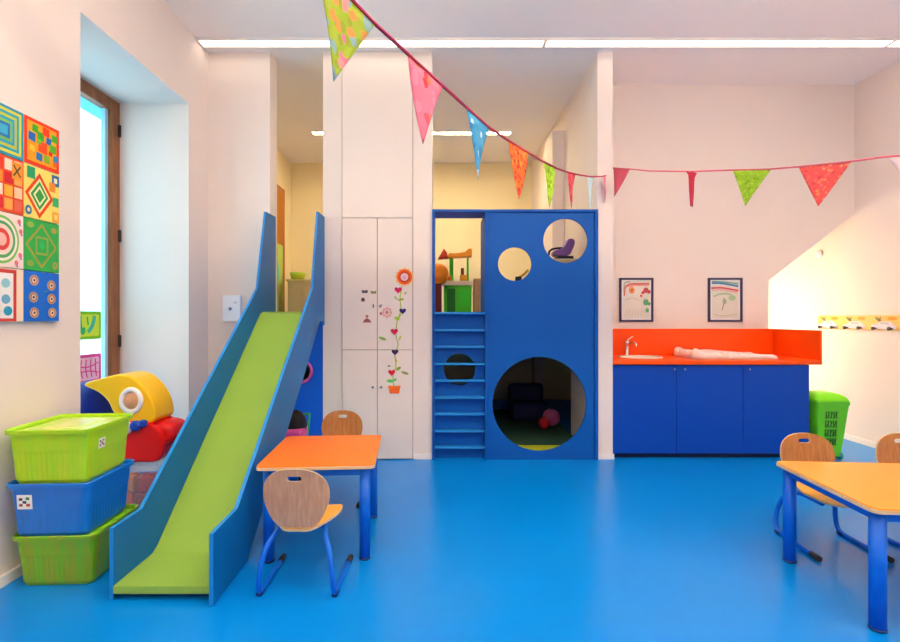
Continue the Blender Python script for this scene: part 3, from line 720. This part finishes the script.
def art_blue(A):
    A.rect(c_('1C6CD0'), 0, 1, 0, 1)
    for u, v in ((.27, .82), (.76, .74), (.24, .48), (.75, .46), (.25, .17), (.76, .17)):
        A.disc(c_('A89C90'), u, v, .13, 14, .11).disc(c_('C8703C'), u, v, .095, 12, .085).disc(c_('D8C8B8'), u, v, .06, 10).disc(c_('5C4430'), u, v, .03, 8)
    A.line(c_('3C8CB8'), [(.5, .6), (.62, .62)], .03)
def art_conc(A):
    cols = ['2C94B0', 'D8D040', '2CA4B8', 'C4C838', '30A0B8', '7CC060', '2874B8', '40B0D0']
    for i, c in enumerate(cols): s = .5-.058*i; A.rect(c_(c), .5-s, .5+s, .5-s, .5+s)
def art_red(A):
    A.rect(c_('F0562C'), 0, 1, 0, 1)
    R = random.Random(5); cs = ['F49030', 'F4A850', 'E83C30', 'F4E0C8', 'E02C40', 'F4B038', 'EE6C50', 'D82838', 'F8C8A0']
    for i in range(4):
        for j in range(4): A.rect(c_(R.choice(cs)), .04+.235*i, .04+.235*i+.2, .05+.235*j, .05+.235*j+.2)
    A.rect(c_('F49830'), .68, .95, .62, .94).line(c_('58502C'), [(.72, .68), (.9, .88)], .035).line(c_('58502C'), [(.9, .68), (.72, .88)], .035)
def art_pale(A):
    A.rect(c_('F4E0D4'), 0, 1, 0, 1)
    for r, c in ((.44, '7CC060'), (.39, 'F2E8D8'), (.34, '58A868'), (.28, 'F4D8C8'), (.2, 'E0483C'), (.12, 'F0B8A8')): A.disc(c_(c), .45, .5, r, 28)
    for u, v in ((.88, .88), (.92, .7), (.9, .25), (.8, .1), (.12, .1), (.1, .9)): A.disc(c_('E07880'), u, v, .05, 10).disc(c_('9C70A8'), u+.02, v-.06, .025, 8)
def art_frame(A):
    A.rect(c_('F4DCC0'), 0, 1, 0, 1).rect(c_('C83C34'), 0, .82, 0, .98).rect(c_('F0EAE4'), 0, .74, .06, .91)
    for u, v, c in ((.2, .7, '78B8C8'), (.55, .72, '8CC4D0'), (.2, .4, 'D88070'), (.55, .42, '6CA8C8'), (.6, .2, '2C9CB8'), (.3, .18, '30A8C0')): A.disc(c_(c), u, v, .11, 14, .09)
canvas('red bordered canvas with a patchwork of green and blue squares, top right of the group', YM, YZ, ZS[3], ZS[4], art_patch, 'E8C4A0')
canvas('yellow canvas with an orange and green diamond, second from top in the right column', YM, YZ, ZS[2], ZS[3], art_diamond, 'F0E0A0')
canvas('green canvas with a faint brown diamond outline, above the blue canvas', YM, YZ, ZS[1], ZS[2], art_green, '50B058')
canvas('blue canvas with six small brown flowers, lowest in the right column', YM, YZ, ZS[0], ZS[1], art_blue, '2870C8')
canvas('canvas with teal and yellow concentric squares, cut by the left edge of the photo', YA, YM, ZS[3], ZS[4], art_conc, '38A0B0')
canvas('orange red checked canvas with a dark cross mark at the left edge', YA, YM, ZS[2], ZS[3], art_red, 'F0A080')
canvas('pale pink canvas with green and red rings at the left edge', YA, YM, ZS[1], ZS[2], art_pale, 'F0DCD0')
canvas('white canvas with red border and light blue dots, bottom left of the group', YA, YM, ZS[0], ZS[1], art_frame, 'F0DCC8')

# ------------------------------------------------------------------ storage boxes
def storage(label, loc, rz, bodym, rimm, h, sticker, lid=True, w=.395, d=.395, ripple=.0012):
    t = thing('storage_box', label, 'storage box', loc, rz)
    def ring(z, s, rip=0):
        out = []
        pts = rrect(-w/2*s, w/2*s, -d/2*s-.0, d/2*s, .035, 5)
        # resample edges for ripples
        full = []
        for i in range(len(pts)):
            a, b = pts[i], pts[(i+1) % len(pts)]; L = math.hypot(b[0]-a[0], b[1]-a[1]); n = max(1, int(L/.008))
            for k in range(n): full.append((a[0]+(b[0]-a[0])*k/n, a[1]+(b[1]-a[1])*k/n, i))
        return [(x*(1+rip*math.sin((x+y)*180)), y*(1+rip*math.sin((x-y)*180)), z) for x, y, _ in full]
    # same point count in every ring: build from one template
    base = ring(0, 1)
    def R(z, s, rip=0): return [(x*s*(1+rip*math.cos(y*230)*(abs(x) > w/2*.98))*1.0, y*s*(1+rip*math.cos(x*230)*(abs(y) > d/2*.98)), z) for x, y, _ in base]
    m = MB()
    rows = [R(.001, .80), R(.02, .845, ripple*3), R(h*.55, .885, ripple*3), R(h*.62, .90), R(h*.92, .93), R(h-.022, .935), R(h-.02, .99), R(h, 1.0), R(h+.004, .985), R(h-.004, .95), R(h-.03, .92), R(.012, .79)]
    V = m.grid(rows, bodym, closed_u=True, smooth=False); m.cap(V[0], bodym, True); m.cap(V[-1], bodym)
    m.build('body', t)
    if lid:
        m = MB(); rows = [R(h-.028, .915), R(h-.018, .915), R(h-.016, .80), R(h-.010, .78), R(h-.010, .5), R(h-.006, .48)]
        V = m.grid(rows, rimm, closed_u=True, smooth=False); m.cap(V[0], rimm, True); m.cap(V[-1], rimm); m.build('lid', t)
    if sticker:
        side, u0, z0, s = sticker
        def fn(u, v):
            z = z0+v*s; k = (.90+.03*(z-h*.62)/(h*.3))
            if side == 'x': return (w/2*k+.0008, u0+u*s, z)
            return (u0+u*s, -d/2*k-.0008, z)
        A = Art(fn, (1, 0, 0) if side == 'x' else (0, -1, 0), .0002, .001)
        A.rect(pal('F4F2EC'), 0, 1, 0, 1)
        for u, v, c in ((.25, .7, '6C4A34'), (.7, .75, '3C8C34'), (.25, .3, '8C5C50'), (.72, .3, 'C04038'), (.5, .5, '404850')):
            A.poly(pal(c), [(u-.14, v-.08), (u+.1, v-.12), (u+.15, v+.06), (u-.08, v+.1)])
        A.build('sticker', t)
    return t
BXG = mat('lime_plastic', '9CD80A', .3, .5, col2='AED412', nscale=5, stretch=(9, 9, .8))
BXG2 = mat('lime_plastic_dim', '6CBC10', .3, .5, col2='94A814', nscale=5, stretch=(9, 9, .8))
BXB = mat('blue_plastic', '1478D4', .3, .5, noise=.12, nscale=5, stretch=(5, 5, .8))
RIMG = mat('lime_lid', 'B4E43C', .25, .5, col2='D8E07C', nscale=6)
RIMB = mat('blue_lid', '2C8CE0', .3)
bz = math.radians(3); bl = (-1.874, 2.457)
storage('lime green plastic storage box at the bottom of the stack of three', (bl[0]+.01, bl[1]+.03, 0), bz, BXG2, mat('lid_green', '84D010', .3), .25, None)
storage('blue plastic storage box in the middle of the stack, between two green ones', (bl[0]+.0, bl[1]+.01, .245), bz, BXB, RIMB, .262, ('y', -.145, .140, .07))
storage('lime green plastic storage box on top of the stack of three', (bl[0], bl[1], .502), bz, BXG, RIMG, .262, ('x', -.09, .145, .05))

# clear container and toy in the window bay
CLR = mat('clear_plastic', 'E8E4E4', .2, .5, alpha=.16)
cb = storage('clear plastic box of orange toys under the red and yellow toy', (-2.03, 3.36, 0), 0, CLR, CLR, .31, None, True, .36, .44, 0)
blk = None
cols = [('F0641C', 'orange'), ('C8501C', 'rust brown'), ('F08C2C', 'light orange'), ('6C8C40', 'olive green'), ('D8341C', 'red')]
for k, (x, y, z, c) in enumerate(((-2.12, 3.27, .004, 0), (-1.99, 3.25, .004, 1), (-2.10, 3.40, .004, 1), (-1.96, 3.42, .004, 3), (-2.11, 3.27, .108, 2), (-1.98, 3.26, .108, 4))):
    m = MB(); m.box(-.05, .05, -.05, .05, 0, .1, pal(cols[c][0], .4), .01); m.lathe([(.02, .1), (.02, .112), (.016, .114)], -.02, 0, pal(cols[c][0], .4), 14); m.lathe([(.02, .1), (.02, .112), (.016, .114)], .026, 0, pal(cols[c][0], .4), 14)
    o = m.build('toy_block'); o.location = (x, y, z+.012)
    if z > .05: o.location.z = .127
    tag(o, '%s toy block in the clear box, %s %s' % (cols[c][1], 'upper layer' if z > .05 else 'lower layer', 'near the front' if y < 3.35 else 'at the back'), 'toy block', 'toy blocks in the clear box')
TR = pal('E81414', .3); TY = pal('FFC414', .3); TB = pal('0A1878', .35); TW = pal('F0E8E4', .4)
t = thing('ride_on_toy', 'big plastic toy with red tub, yellow curved hood and blue dome in the window bay', 'toy', (-2.06, 3.36, .318))
tx, ty, tz = 2.03, -3.36, -.318
def TP(pts): return [(x+tx, z+tz) for x, z in catmull(pts, 4)]
m = MB(); m.prism(TP([(-2.16, .32), (-2.0, .32), (-1.87, .33), (-1.83, .42), (-1.84, .52), (-1.90, .575), (-2.0, .60), (-2.11, .585), (-2.16, .5)]), 3.22+ty, 3.50+ty, 'Y', TR); m.build('tub', t, .02)
m = MB(); m.lathe([(.03, 3.24+ty), (.075, 3.25+ty), (.085, 3.28+ty), (.085, 3.42+ty), (.07, 3.46+ty)], -1.85+tx, 0, TR, 28, 'Y', .50+tz); m.build('red_roller', t)
m = MB(); m.prism(TP([(-2.38, .845), (-2.26, .885), (-2.14, .912), (-2.04, .885), (-1.955, .80), (-1.905, .70), (-1.90, .60), (-2.0, .575), (-2.12, .59), (-2.18, .66), (-2.215, .73), (-2.28, .79)]), 3.24+ty, 3.48+ty, 'Y', TY); m.build('hood', t, .025)
m = MB(); m.ball((-2.42+tx, 3.40+ty, .62+tz), .235, TB, 28, 1, .5, 1.0); o = m.build('dome', t)
m = MB()
rg = []
for k in range(10):
    a = 2*PI*k/10; rg.append([(-2.05+tx+(.07+.018*math.cos(a))*math.cos(2*PI*j/32)*.92, 3.235+ty+.016*math.sin(a), .735+tz+(.075+.018*math.cos(a))*math.sin(2*PI*j/32)) for j in range(32)])
m.grid(rg, TW, closed_u=True, closed_v=True); m.build('porthole_ring', t)
m = MB(); m.lathe([(.07, 3.243+ty), (.055, 3.232+ty), (.03, 3.222+ty), (.008, 3.218+ty)], -2.05+tx, 0, pal('E0A070', .4), 24, 'Y', .735+tz); m.build('porthole_center', t)
m = MB(); m.lathe([(.025, 3.22+ty), (.035, 3.21+ty), (.035, 3.19+ty), (.02, 3.18+ty)], -2.0+tx, 0, pal('1C48B0', .35), 20, 'Y', .575+tz); m.lathe([(.02, 3.22+ty), (.026, 3.21+ty), (.026, 3.195+ty), (.014, 3.19+ty)], -1.95+tx, 0, pal('1C48B0', .35), 20, 'Y', .59+tz); m.build('blue_knob', t)
m = MB(); m.lathe([(.03, 3.22+ty), (.045, 3.212+ty), (.045, 3.20+ty), (.03, 3.195+ty)], -2.07+tx, 0, TW, 20, 'Y', .56+tz); m.build('white_dial', t)
m = MB(); m.lathe([(.02, 3.196+ty), (.022, 3.188+ty), (.01, 3.182+ty)], -2.07+tx, 0, TR, 16, 'Y', .56+tz); m.build('dial_button', t)

# toy buggy under the slide
t = thing('toy_buggy', 'small black and pink toy buggy parked under the slide behind the orange table', 'toy', (-1.2, 3.92, 0))
BK = pal('141014', .6); PK = pal('E858A8', .5); GNX = pal('3CB048', .5)
m = MB(); m.ball((0, .02, .42), .105, BK, 24, 1, .9, 1.15); m.build('hood', t)
m = MB(); m.box(-.1, .1, -.12, .08, .3, .40, PK, .02); m.build('seat', t)
m = MB()
for s in (-1, 1):
    m.tube([(s*.09, .12, .035), (s*.1, 0, .2), (s*.1, -.08, .34)], .008, GNX, 10); m.tube([(s*.09, -.12, .035), (s*.1, 0, .2), (s*.1, .14, .48)], .008, GNX, 10)
m.tube([(-.1, .14, .48), (.1, .14, .48)], .009, GNX, 10); m.build('folding_frame', t)
for x in (-.09, .09):
    for y in (-.12, .12):
        m = MB(); m.lathe([(.008, x-.012), (.034, x-.010), (.034, x+.010), (.008, x+.012)], 0, y, BK, 18, 'X', .035); m.build('wheel', t)

# ------------------------------------------------------------------ things up on the loft
TKY = 5.45
def tk(x, y): p = W3(x, y, TKY); return p.x, p.z
t = thing('toy_kitchen', 'green toy kitchen with orange roof shelf standing on the loft behind the hatch', 'toy kitchen', (tk(458, 0)[0], TKY, LOFT))
G = pal('44C81C', .4); GD = pal('1C7818', .5); OR = pal('F49A1C', .4); BE = pal('ECD8B8', .5)
s = TKY/F
kx = lambda px: (px-458)*s
kz = lambda py: H-(py-CY)*s-LOFT
m = MB(); m.box(kx(444), kx(456), -.09, .1, 0, kz(286), GD, .004); m.box(kx(444), kx(447), -.1, .1, 0, kz(286), G); m.box(kx(444), kx(456), -.1, .1, kz(289), kz(286), G); m.box(kx(455), kx(457), -.1, .1, 0, kz(286), G); m.build('open_cabinet', t)
m = MB(); m.box(kx(457), kx(471), -.1, .1, 0, kz(286), G, .004); cab = m.build('oven', t)
m = MB(); m.box(kx(459), kx(469), -.108, -.1, kz(306), kz(290), pal('34D424', .3), .003); m.build('oven_door', cab)
m = MB(); m.box(kx(442), kx(472.5), -.12, .12, kz(286), kz(281.5), BE, .006); m.build('worktop', t)
for px in (449.5, 451.5, 467): 
    m = MB(); m.box(kx(px), kx(px+2), .05, .09, kz(281.5), kz(257), G, .003); m.build('post', t)
m = MB(); m.prism([(kx(447), kz(258)), (kx(472), kz(256.5)), (kx(472), kz(249)), (kx(469), kz(248.5)), (kx(465), kz(252)), (kx(455), kz(253.5)), (kx(449), kz(253))], -.02, .11, 'Y', OR); m.build('roof_shelf', t, .006)
m = MB(); m.prism([(kx(438), kz(259)), (kx(448), kz(258)), (kx(447), kz(253)), (kx(444), kz(249)), (kx(441), kz(254))], -.04, .09, 'Y', pal('C8401C', .5)); m.build('red_roof', t, .005)
m = MB(); m.box(kx(461), kx(464), 0, .05, kz(275), kz(268), pal('8C5020')); m.box(kx(460), kx(467), -.03, .05, kz(281.5), kz(275), pal('E8A02C')); m.build('toy_till', t, .003)
m = MB(); m.ball((kx(449), -.05, kz(278.5)), .03, pal('D87830')); m.build('toy_bowl', t)
p = W3(440, 275, 5.2)
m = MB(); m.lathe([(.02, -.08), (.10, -.06), (.12, -.02), (.12, .02), (.10, .06), (.02, .08)], 0, 0, pal('F08C14', .4), 28, 'Y', .12); m.box(-.045, .04, -.05, .05, -.30, .02, pal('6C1C28', .6), .01)
o = m.build('toy_drum'); o.location = (-.022, 5.24, LOFT+.301); tag(o, 'round orange toy on a dark red stand left of the toy kitchen', 'toy')
m = MB(); m.box(-.055, .055, -.1, .1, 0, kz(279), wood('toy_box_wood', 'D8A870', 'C08C50', .5), .004); m.build
o = m.build('wooden_box'); o.location = (kx(478.5)+tk(458, 0)[0], TKY+.02, LOFT); tag(o, 'narrow tan wooden box standing right of the toy kitchen', 'box')
# low shelf on the loft behind the round holes
t = thing('low_shelf', 'cream low shelf unit on the loft seen through the small round holes', 'shelf', (1.18, 4.93, LOFT))
m = MB(); SW = pal('EAD9B4', .6)
m.box(-.55, .245, -.13, .13, .295, .315, SW); m.box(-.55, -.53, -.13, .13, 0, .295, SW); m.box(.225, .245, -.13, .13, 0, .295, SW); m.build('lower_shelf', t)
m = MB(); m.box(-.10, .245, -.13, .13, .52, .54, SW); m.box(-.10, -.08, -.13, .13, .315, .52, SW); m.box(.225, .245, -.13, .13, .315, .52, SW); m.build('upper_shelf', t)
t = thing('doll_chair', 'purple and black toy seat visible through the larger upper round hole', 'toy', (1.245, 4.9, LOFT+.541))
PU = pal('9868B8', .45)
m = MB(); m.prism(catmull([(-.09, .04), (-.02, .03), (.06, .04), (.09, .09), (.115, .15), (.11, .195), (.06, .205), (.03, .16), (.0, .12), (-.04, .10), (-.09, .08)], 4), -.06, .06, 'Y', PU); m.build('shell', t, .01)
m = MB(); m.tube([(-.135, 0, .045), (-.13, 0, .09), (-.08, 0, .115), (.04, 0, .12)], .010, pal('2C1838', .5), 10, 2); m.build('handle', t)
m = MB(); m.box(-.06, .10, -.07, .07, .0, .03, pal('241C30', .5), .008); m.build('base', t)
m = MB(); m.box(-.03, .03, -.03, .03, 0, .05, pal('20201C', .5), .006); m.tube([(0, 0, .04), (.05, 0, .07), (.1, 0, .12)], .012, pal('D8A83C', .5), 10)
o = m.build('toy_truck'); o.location = (.80, 4.9, LOFT+.316); tag(o, 'tiny black and yellow toy peeking through the smaller round hole', 'toy')
# storage cabinet with bowl seen past the slide top
t = thing('side_cabinet', 'beige low cabinet on the loft behind the slide top', 'cabinet', (-1.90, 6.8, LOFT))
m = MB(); BG_ = pal('D8C094', .6); m.box(-.20, .22, -.18, .18, 0, .445, BG_, .004); m.build('body', t)
m = MB(); m.box(-.22, .24, -.20, .20, .445, .475, pal('E0CC88', .5), .004); m.build('top', t)
for s in (-1, 1):
    m = MB(); m.box(.01+s*.1-.09, .01+s*.1+.09, -.19, -.18, .02, .42, pal('CFB58A', .6), .003); m.build('door', t)
m = MB(); V = m.lathe([(.05, 0), (.09, .02), (.11, .10), (.10, .10), (.08, .03), (.01, .015)], 0, 0, pal('A8C038', .5), 28)
o = m.build('bowl'); o.location = (-2.0, 6.75, LOFT+.476); tag(o, 'yellow green bowl on the beige cabinet behind the slide', 'bowl')
t = thing('door_panel_back', 'x', 'x')
bpy.data.objects.remove(t)
m = MB(); m.box(-2.339, -2.30, 6.2, 7.12, LOFT, 3.18, DOORW)
d = struct(m, 'door_1', .003)
m = MB(); m.box(-2.30, -2.285, 6.3, 7.02, 1.45, 3.08, pal('B06A1C', .5)); m.build('door_inset', d)
t = thing('green_board', 'green standing play board with a rounded turquoise edge beside the wooden door', 'board', (-2.24, 6.52, LOFT))
m = MB(); m.box(-.03, .0, -.34, .32, 0, .97, pal('A8C458', .5), .004); m.build('panel', t)
m = MB(); m.prism([(y, z) for y, z in catmull([(-.1, .34), (.06, .40), (.12, .56), (.06, .72), (-.1, .78)], 4)], .001, .012, 'X', pal('48C8C0', .4)); m.build('turquoise_disc', t)

# things in the dark den under the loft
for nm, lab, x, y, r, c, cat in (('play_ball', 'pink ball inside the den of the climbing frame', 1.30, 5.6, .10, 'D868A0', 'ball'), ('play_ball', 'red ball inside the den in front of the pink ball', 1.18, 5.45, .065, 'D82030', 'ball')):
    m = MB(); m.ball((0, 0, r), r, pal(c, .4), 24); o = m.build(nm); o.location = (x, y, .031); tag(o, lab, cat, 'balls in the den')
m = MB(); m.box(-.22, .22, -.2, .2, 0, .22, pal('141A50', .7), .05); m.box(-.22, .22, .1, .22, .18, .42, pal('141A50', .7), .05)
o = m.build('foam_armchair'); o.location = (1.10, 6.0, .031); tag(o, 'dark blue foam armchair deep inside the den of the climbing frame', 'armchair')

# ------------------------------------------------------------------ bunting
Apt = Vector((-.30, 1.3)); Bpt = Vector((1.50, 4.36)); Ept = Vector((2.98, 2.46))
def on_line(px, P, Q):
    u = (px-CX)/F; d = Q-P
    # X = u*Y
    s = (u*P.y-P.x)/(d.x-u*d.y); return P+d*s
def s3(px, py, P, Q): r = on_line(px, P, Q); return W3(px, py, r.y)
SR = mat('bunting_tape', 'C02C50', .7); SR2 = mat('bunting_tape_pink', 'E06878', .7)
def yleft(px):
    pts = [(300, -60), (352, 0), (371, 20), (411, 57), (444, 87), (487, 126), (509, 141), (529, 153), (544, 162), (557, 168.5), (567, 172), (577, 174.5), (590, 176.5), (602, 176.5), (612, 174)]
    for a, b in zip(pts, pts[1:]):
        if a[0] <= px <= b[0]: return a[1]+(b[1]-a[1])*(px-a[0])/(b[0]-a[0])
    return pts[-1][1]
def yright(px):
    pts = [(612, 168), (630, 169), (650, 171), (690, 171.5), (735, 170), (769, 169.2), (802, 166.5), (846, 162), (880, 157.5), (900, 155.5), (990, 142)]
    for a, b in zip(pts, pts[1:]):
        if a[0] <= px <= b[0]: return a[1]+(b[1]-a[1])*(px-a[0])/(b[0]-a[0])
    return pts[-1][1] if px > 700 else pts[0][1]
bun = thing('bunting', 'long string of colourful triangular fabric flags hanging across the room, hooked on the white post', 'bunting', W3(611, 174, 4.3))
BL = Vector(bun.location)
def lb(p): return Vector(p)-BL
m = MB(); m.tube([lb(s3(x, yleft(x), Apt, Bpt)) for x in (310, 330, 352, 371, 390, 411, 428, 444, 465, 487, 509, 529, 544, 557, 567, 577, 590, 602, 611)], .006, SR, 8); m.build('tape', bun)
m = MB(); m.tube([lb(s3(x, yright(x), Bpt, Ept)) for x in (613, 630, 650, 670, 690, 712, 735, 769, 802, 846, 880, 900, 940, 985)], .006, SR2, 8); m.build('tape', bun)
def flag(px, P, Q, yf, material, label, w=.235, h=.262, rot=0, skew=0, fold=0, name='flag'):
    c = on_line(px, P, Q); d = (Q-P).normalized()
    # two top corners along the cord
    def top(sgn):
        g = c+d*(sgn*w/2); return g
    a, b = top(-1), top(1)
    def hz(g):
        ppx = CX+F*g.x/g.y; return W3(ppx, yf(ppx), g.y).z
    A = Vector((a.x, a.y, hz(a)-.006)); B = Vector((b.x, b.y, hz(b)-.006))
    mid = (A+B)/2; T = Vector((mid.x+d.x*skew, mid.y+d.y*skew, mid.z-h))
    nrm = Vector((d.y, -d.x, 0))
    piv = mid if rot == 0 else mid
    m = MB(); N = 8; rows = []
    for i in range(N+1):
        f = i/N; L = A.lerp(T, f); R = B.lerp(T, f); row = []
        for j in range(N+1):
            g = j/N; p = L.lerp(R, g)
            k = .012*math.sin(g*PI*1.5+px)*f*(1-f)*3+rot*(g-.5)*(1-f)*.0
            if fold: 
                q_ = (p-mid); along = q_.x*d.x+q_.y*d.y; kk = 1-fold*min(1, f*4+.4)
                p = p-Vector((d.x, d.y, 0))*along*(1-kk); k += fold*.03*math.sin(g*PI*4)
            row.append(p+nrm*k-mid)
        rows.append(row)
    m.grid(rows, material); bmesh.ops.remove_doubles(m.bm, verts=m.bm.verts, dist=1e-5)
    o = m.build(name, bun, 0, .0015, recalc=False); o.location = mid-BL
    o['label'] = label; return o
flag(347, Apt, Bpt, yleft, spots('flag_green_floral', 'A0B818', ['E8788C', 'E89848', '88B0B0', 'A8B830', 'F09090', '98A820'], 30, size=.55), 'large green floral flag, nearest to the viewer at the top', .25, .27, skew=-.055)
flag(426, Apt, Bpt, yleft, spots('flag_pink', 'F27890', ['E85868', 'F088A0', 'F07038', 'F290A4', 'D82838', 'F07C94'], 22, size=.45), 'pink patterned flag, second from the left on the garland', .23, .265, skew=-.02)
flag(478, Apt, Bpt, yleft, spots('flag_blue', '3C9CC8', ['C8E4F0', '2C84B8', '48A8D0', '3494C4'], 24, size=.4), 'blue flag with pale spots hanging in front of the back room light', .22, .265)
flag(519, Apt, Bpt, yleft, spots('flag_orange', 'F07020', ['D8402C', 'F09430', 'E85820', 'C83020'], 40, size=.5), 'orange red patterned flag hanging right of the blue flag', .28, .27, skew=.0)
flag(549.5, Apt, Bpt, yleft, spots('flag_lime', 'A4D41C', ['8CB814', 'B8E030', '7CA410'], 30, size=.5), 'narrow lime green flag over the top edge of the blue climbing frame', .22, .26)
flag(571.5, Apt, Bpt, yleft, spots('flag_crimson', 'E04858', ['C82C40', 'E86070'], 30, size=.45), 'narrow crimson flag between the lime flag and the pale blue flag', .2, .25)
flag(590.5, Apt, Bpt, yleft, mat('flag_pale_blue', 'CFEAF0', .8, noise=.05), 'pale bluish white flag hanging left of the white post', .22, .27)
flag(605, Apt, Bpt, yleft, mat('flag_rose', 'E890A0', .8, noise=.08), 'rose pink flag hanging against the white post', .18, .25)
flag(621.5, Bpt, Ept, yright, mat('flag_red', 'CC5060', .8, noise=.12), 'plain dusty red flag just right of the white post', .155, .23, skew=-.07)
flag(691.5, Bpt, Ept, yright, mat('flag_red_folded', 'CC2C48', .8, noise=.1), 'red flag twisted into a narrow strip above the framed drawings', .12, .27, fold=.75)
flag(751.5, Bpt, Ept, yright, spots('flag_apple', '98C41C', ['B4D848', '84AC14', 'A8D034'], 40, size=.4), 'apple green flag hanging over the right framed drawing', .24, .25, skew=-.04)
flag(824, Bpt, Ept, yright, spots('flag_coral', 'EC5450', ['F08C58', 'E03C44', 'F07068', 'F4A070'], 40, size=.4), 'coral red patterned flag in front of the bright alcove', .27, .262, skew=-.03)
flag(916, Bpt, Ept, yright, mat('flag_white_pink', 'F2D8D4', .8, noise=.05), 'whitish pink flag at the right edge of the photo', .24, .24)

# ------------------------------------------------------------------ world, camera, view
w = bpy.data.worlds.new('world'); bpy.context.scene.world = w; w.use_nodes = True
bg = w.node_tree.nodes['Background']; bg.inputs['Color'].default_value = (.64, .86, 1, 1); bg.inputs['Strength'].default_value = 2.1
pd = bpy.data.lights.new('window_portal', 'AREA'); pd.shape = 'RECTANGLE'; pd.size = 3.0; pd.size_y = 1.1; pd.cycles.is_portal = True
po = bpy.data.objects.new('window_portal', pd); C.objects.link(po); po.location = (GX-.06, 3.43, 1.55); po.rotation_euler = (0, -PI/2, 0)
cam = bpy.data.cameras.new('camera'); co = bpy.data.objects.new('camera', cam); C.objects.link(co)
co.location = (0, 0, H); co.rotation_euler = (PI/2, 0, 0)
cam.sensor_width = 36; cam.lens = F/900*36; cam.shift_x = 10/900; cam.shift_y = -4/900; cam.clip_start = .05
sc = bpy.context.scene; sc.camera = co
sc.view_settings.view_transform = 'Standard'; sc.view_settings.look = 'None'; sc.view_settings.gamma = 1; sc.view_settings.use_curve_mapping = False
sc.view_settings.exposure = 0.72
sc.cycles.max_bounces = 10; sc.cycles.diffuse_bounces = 6
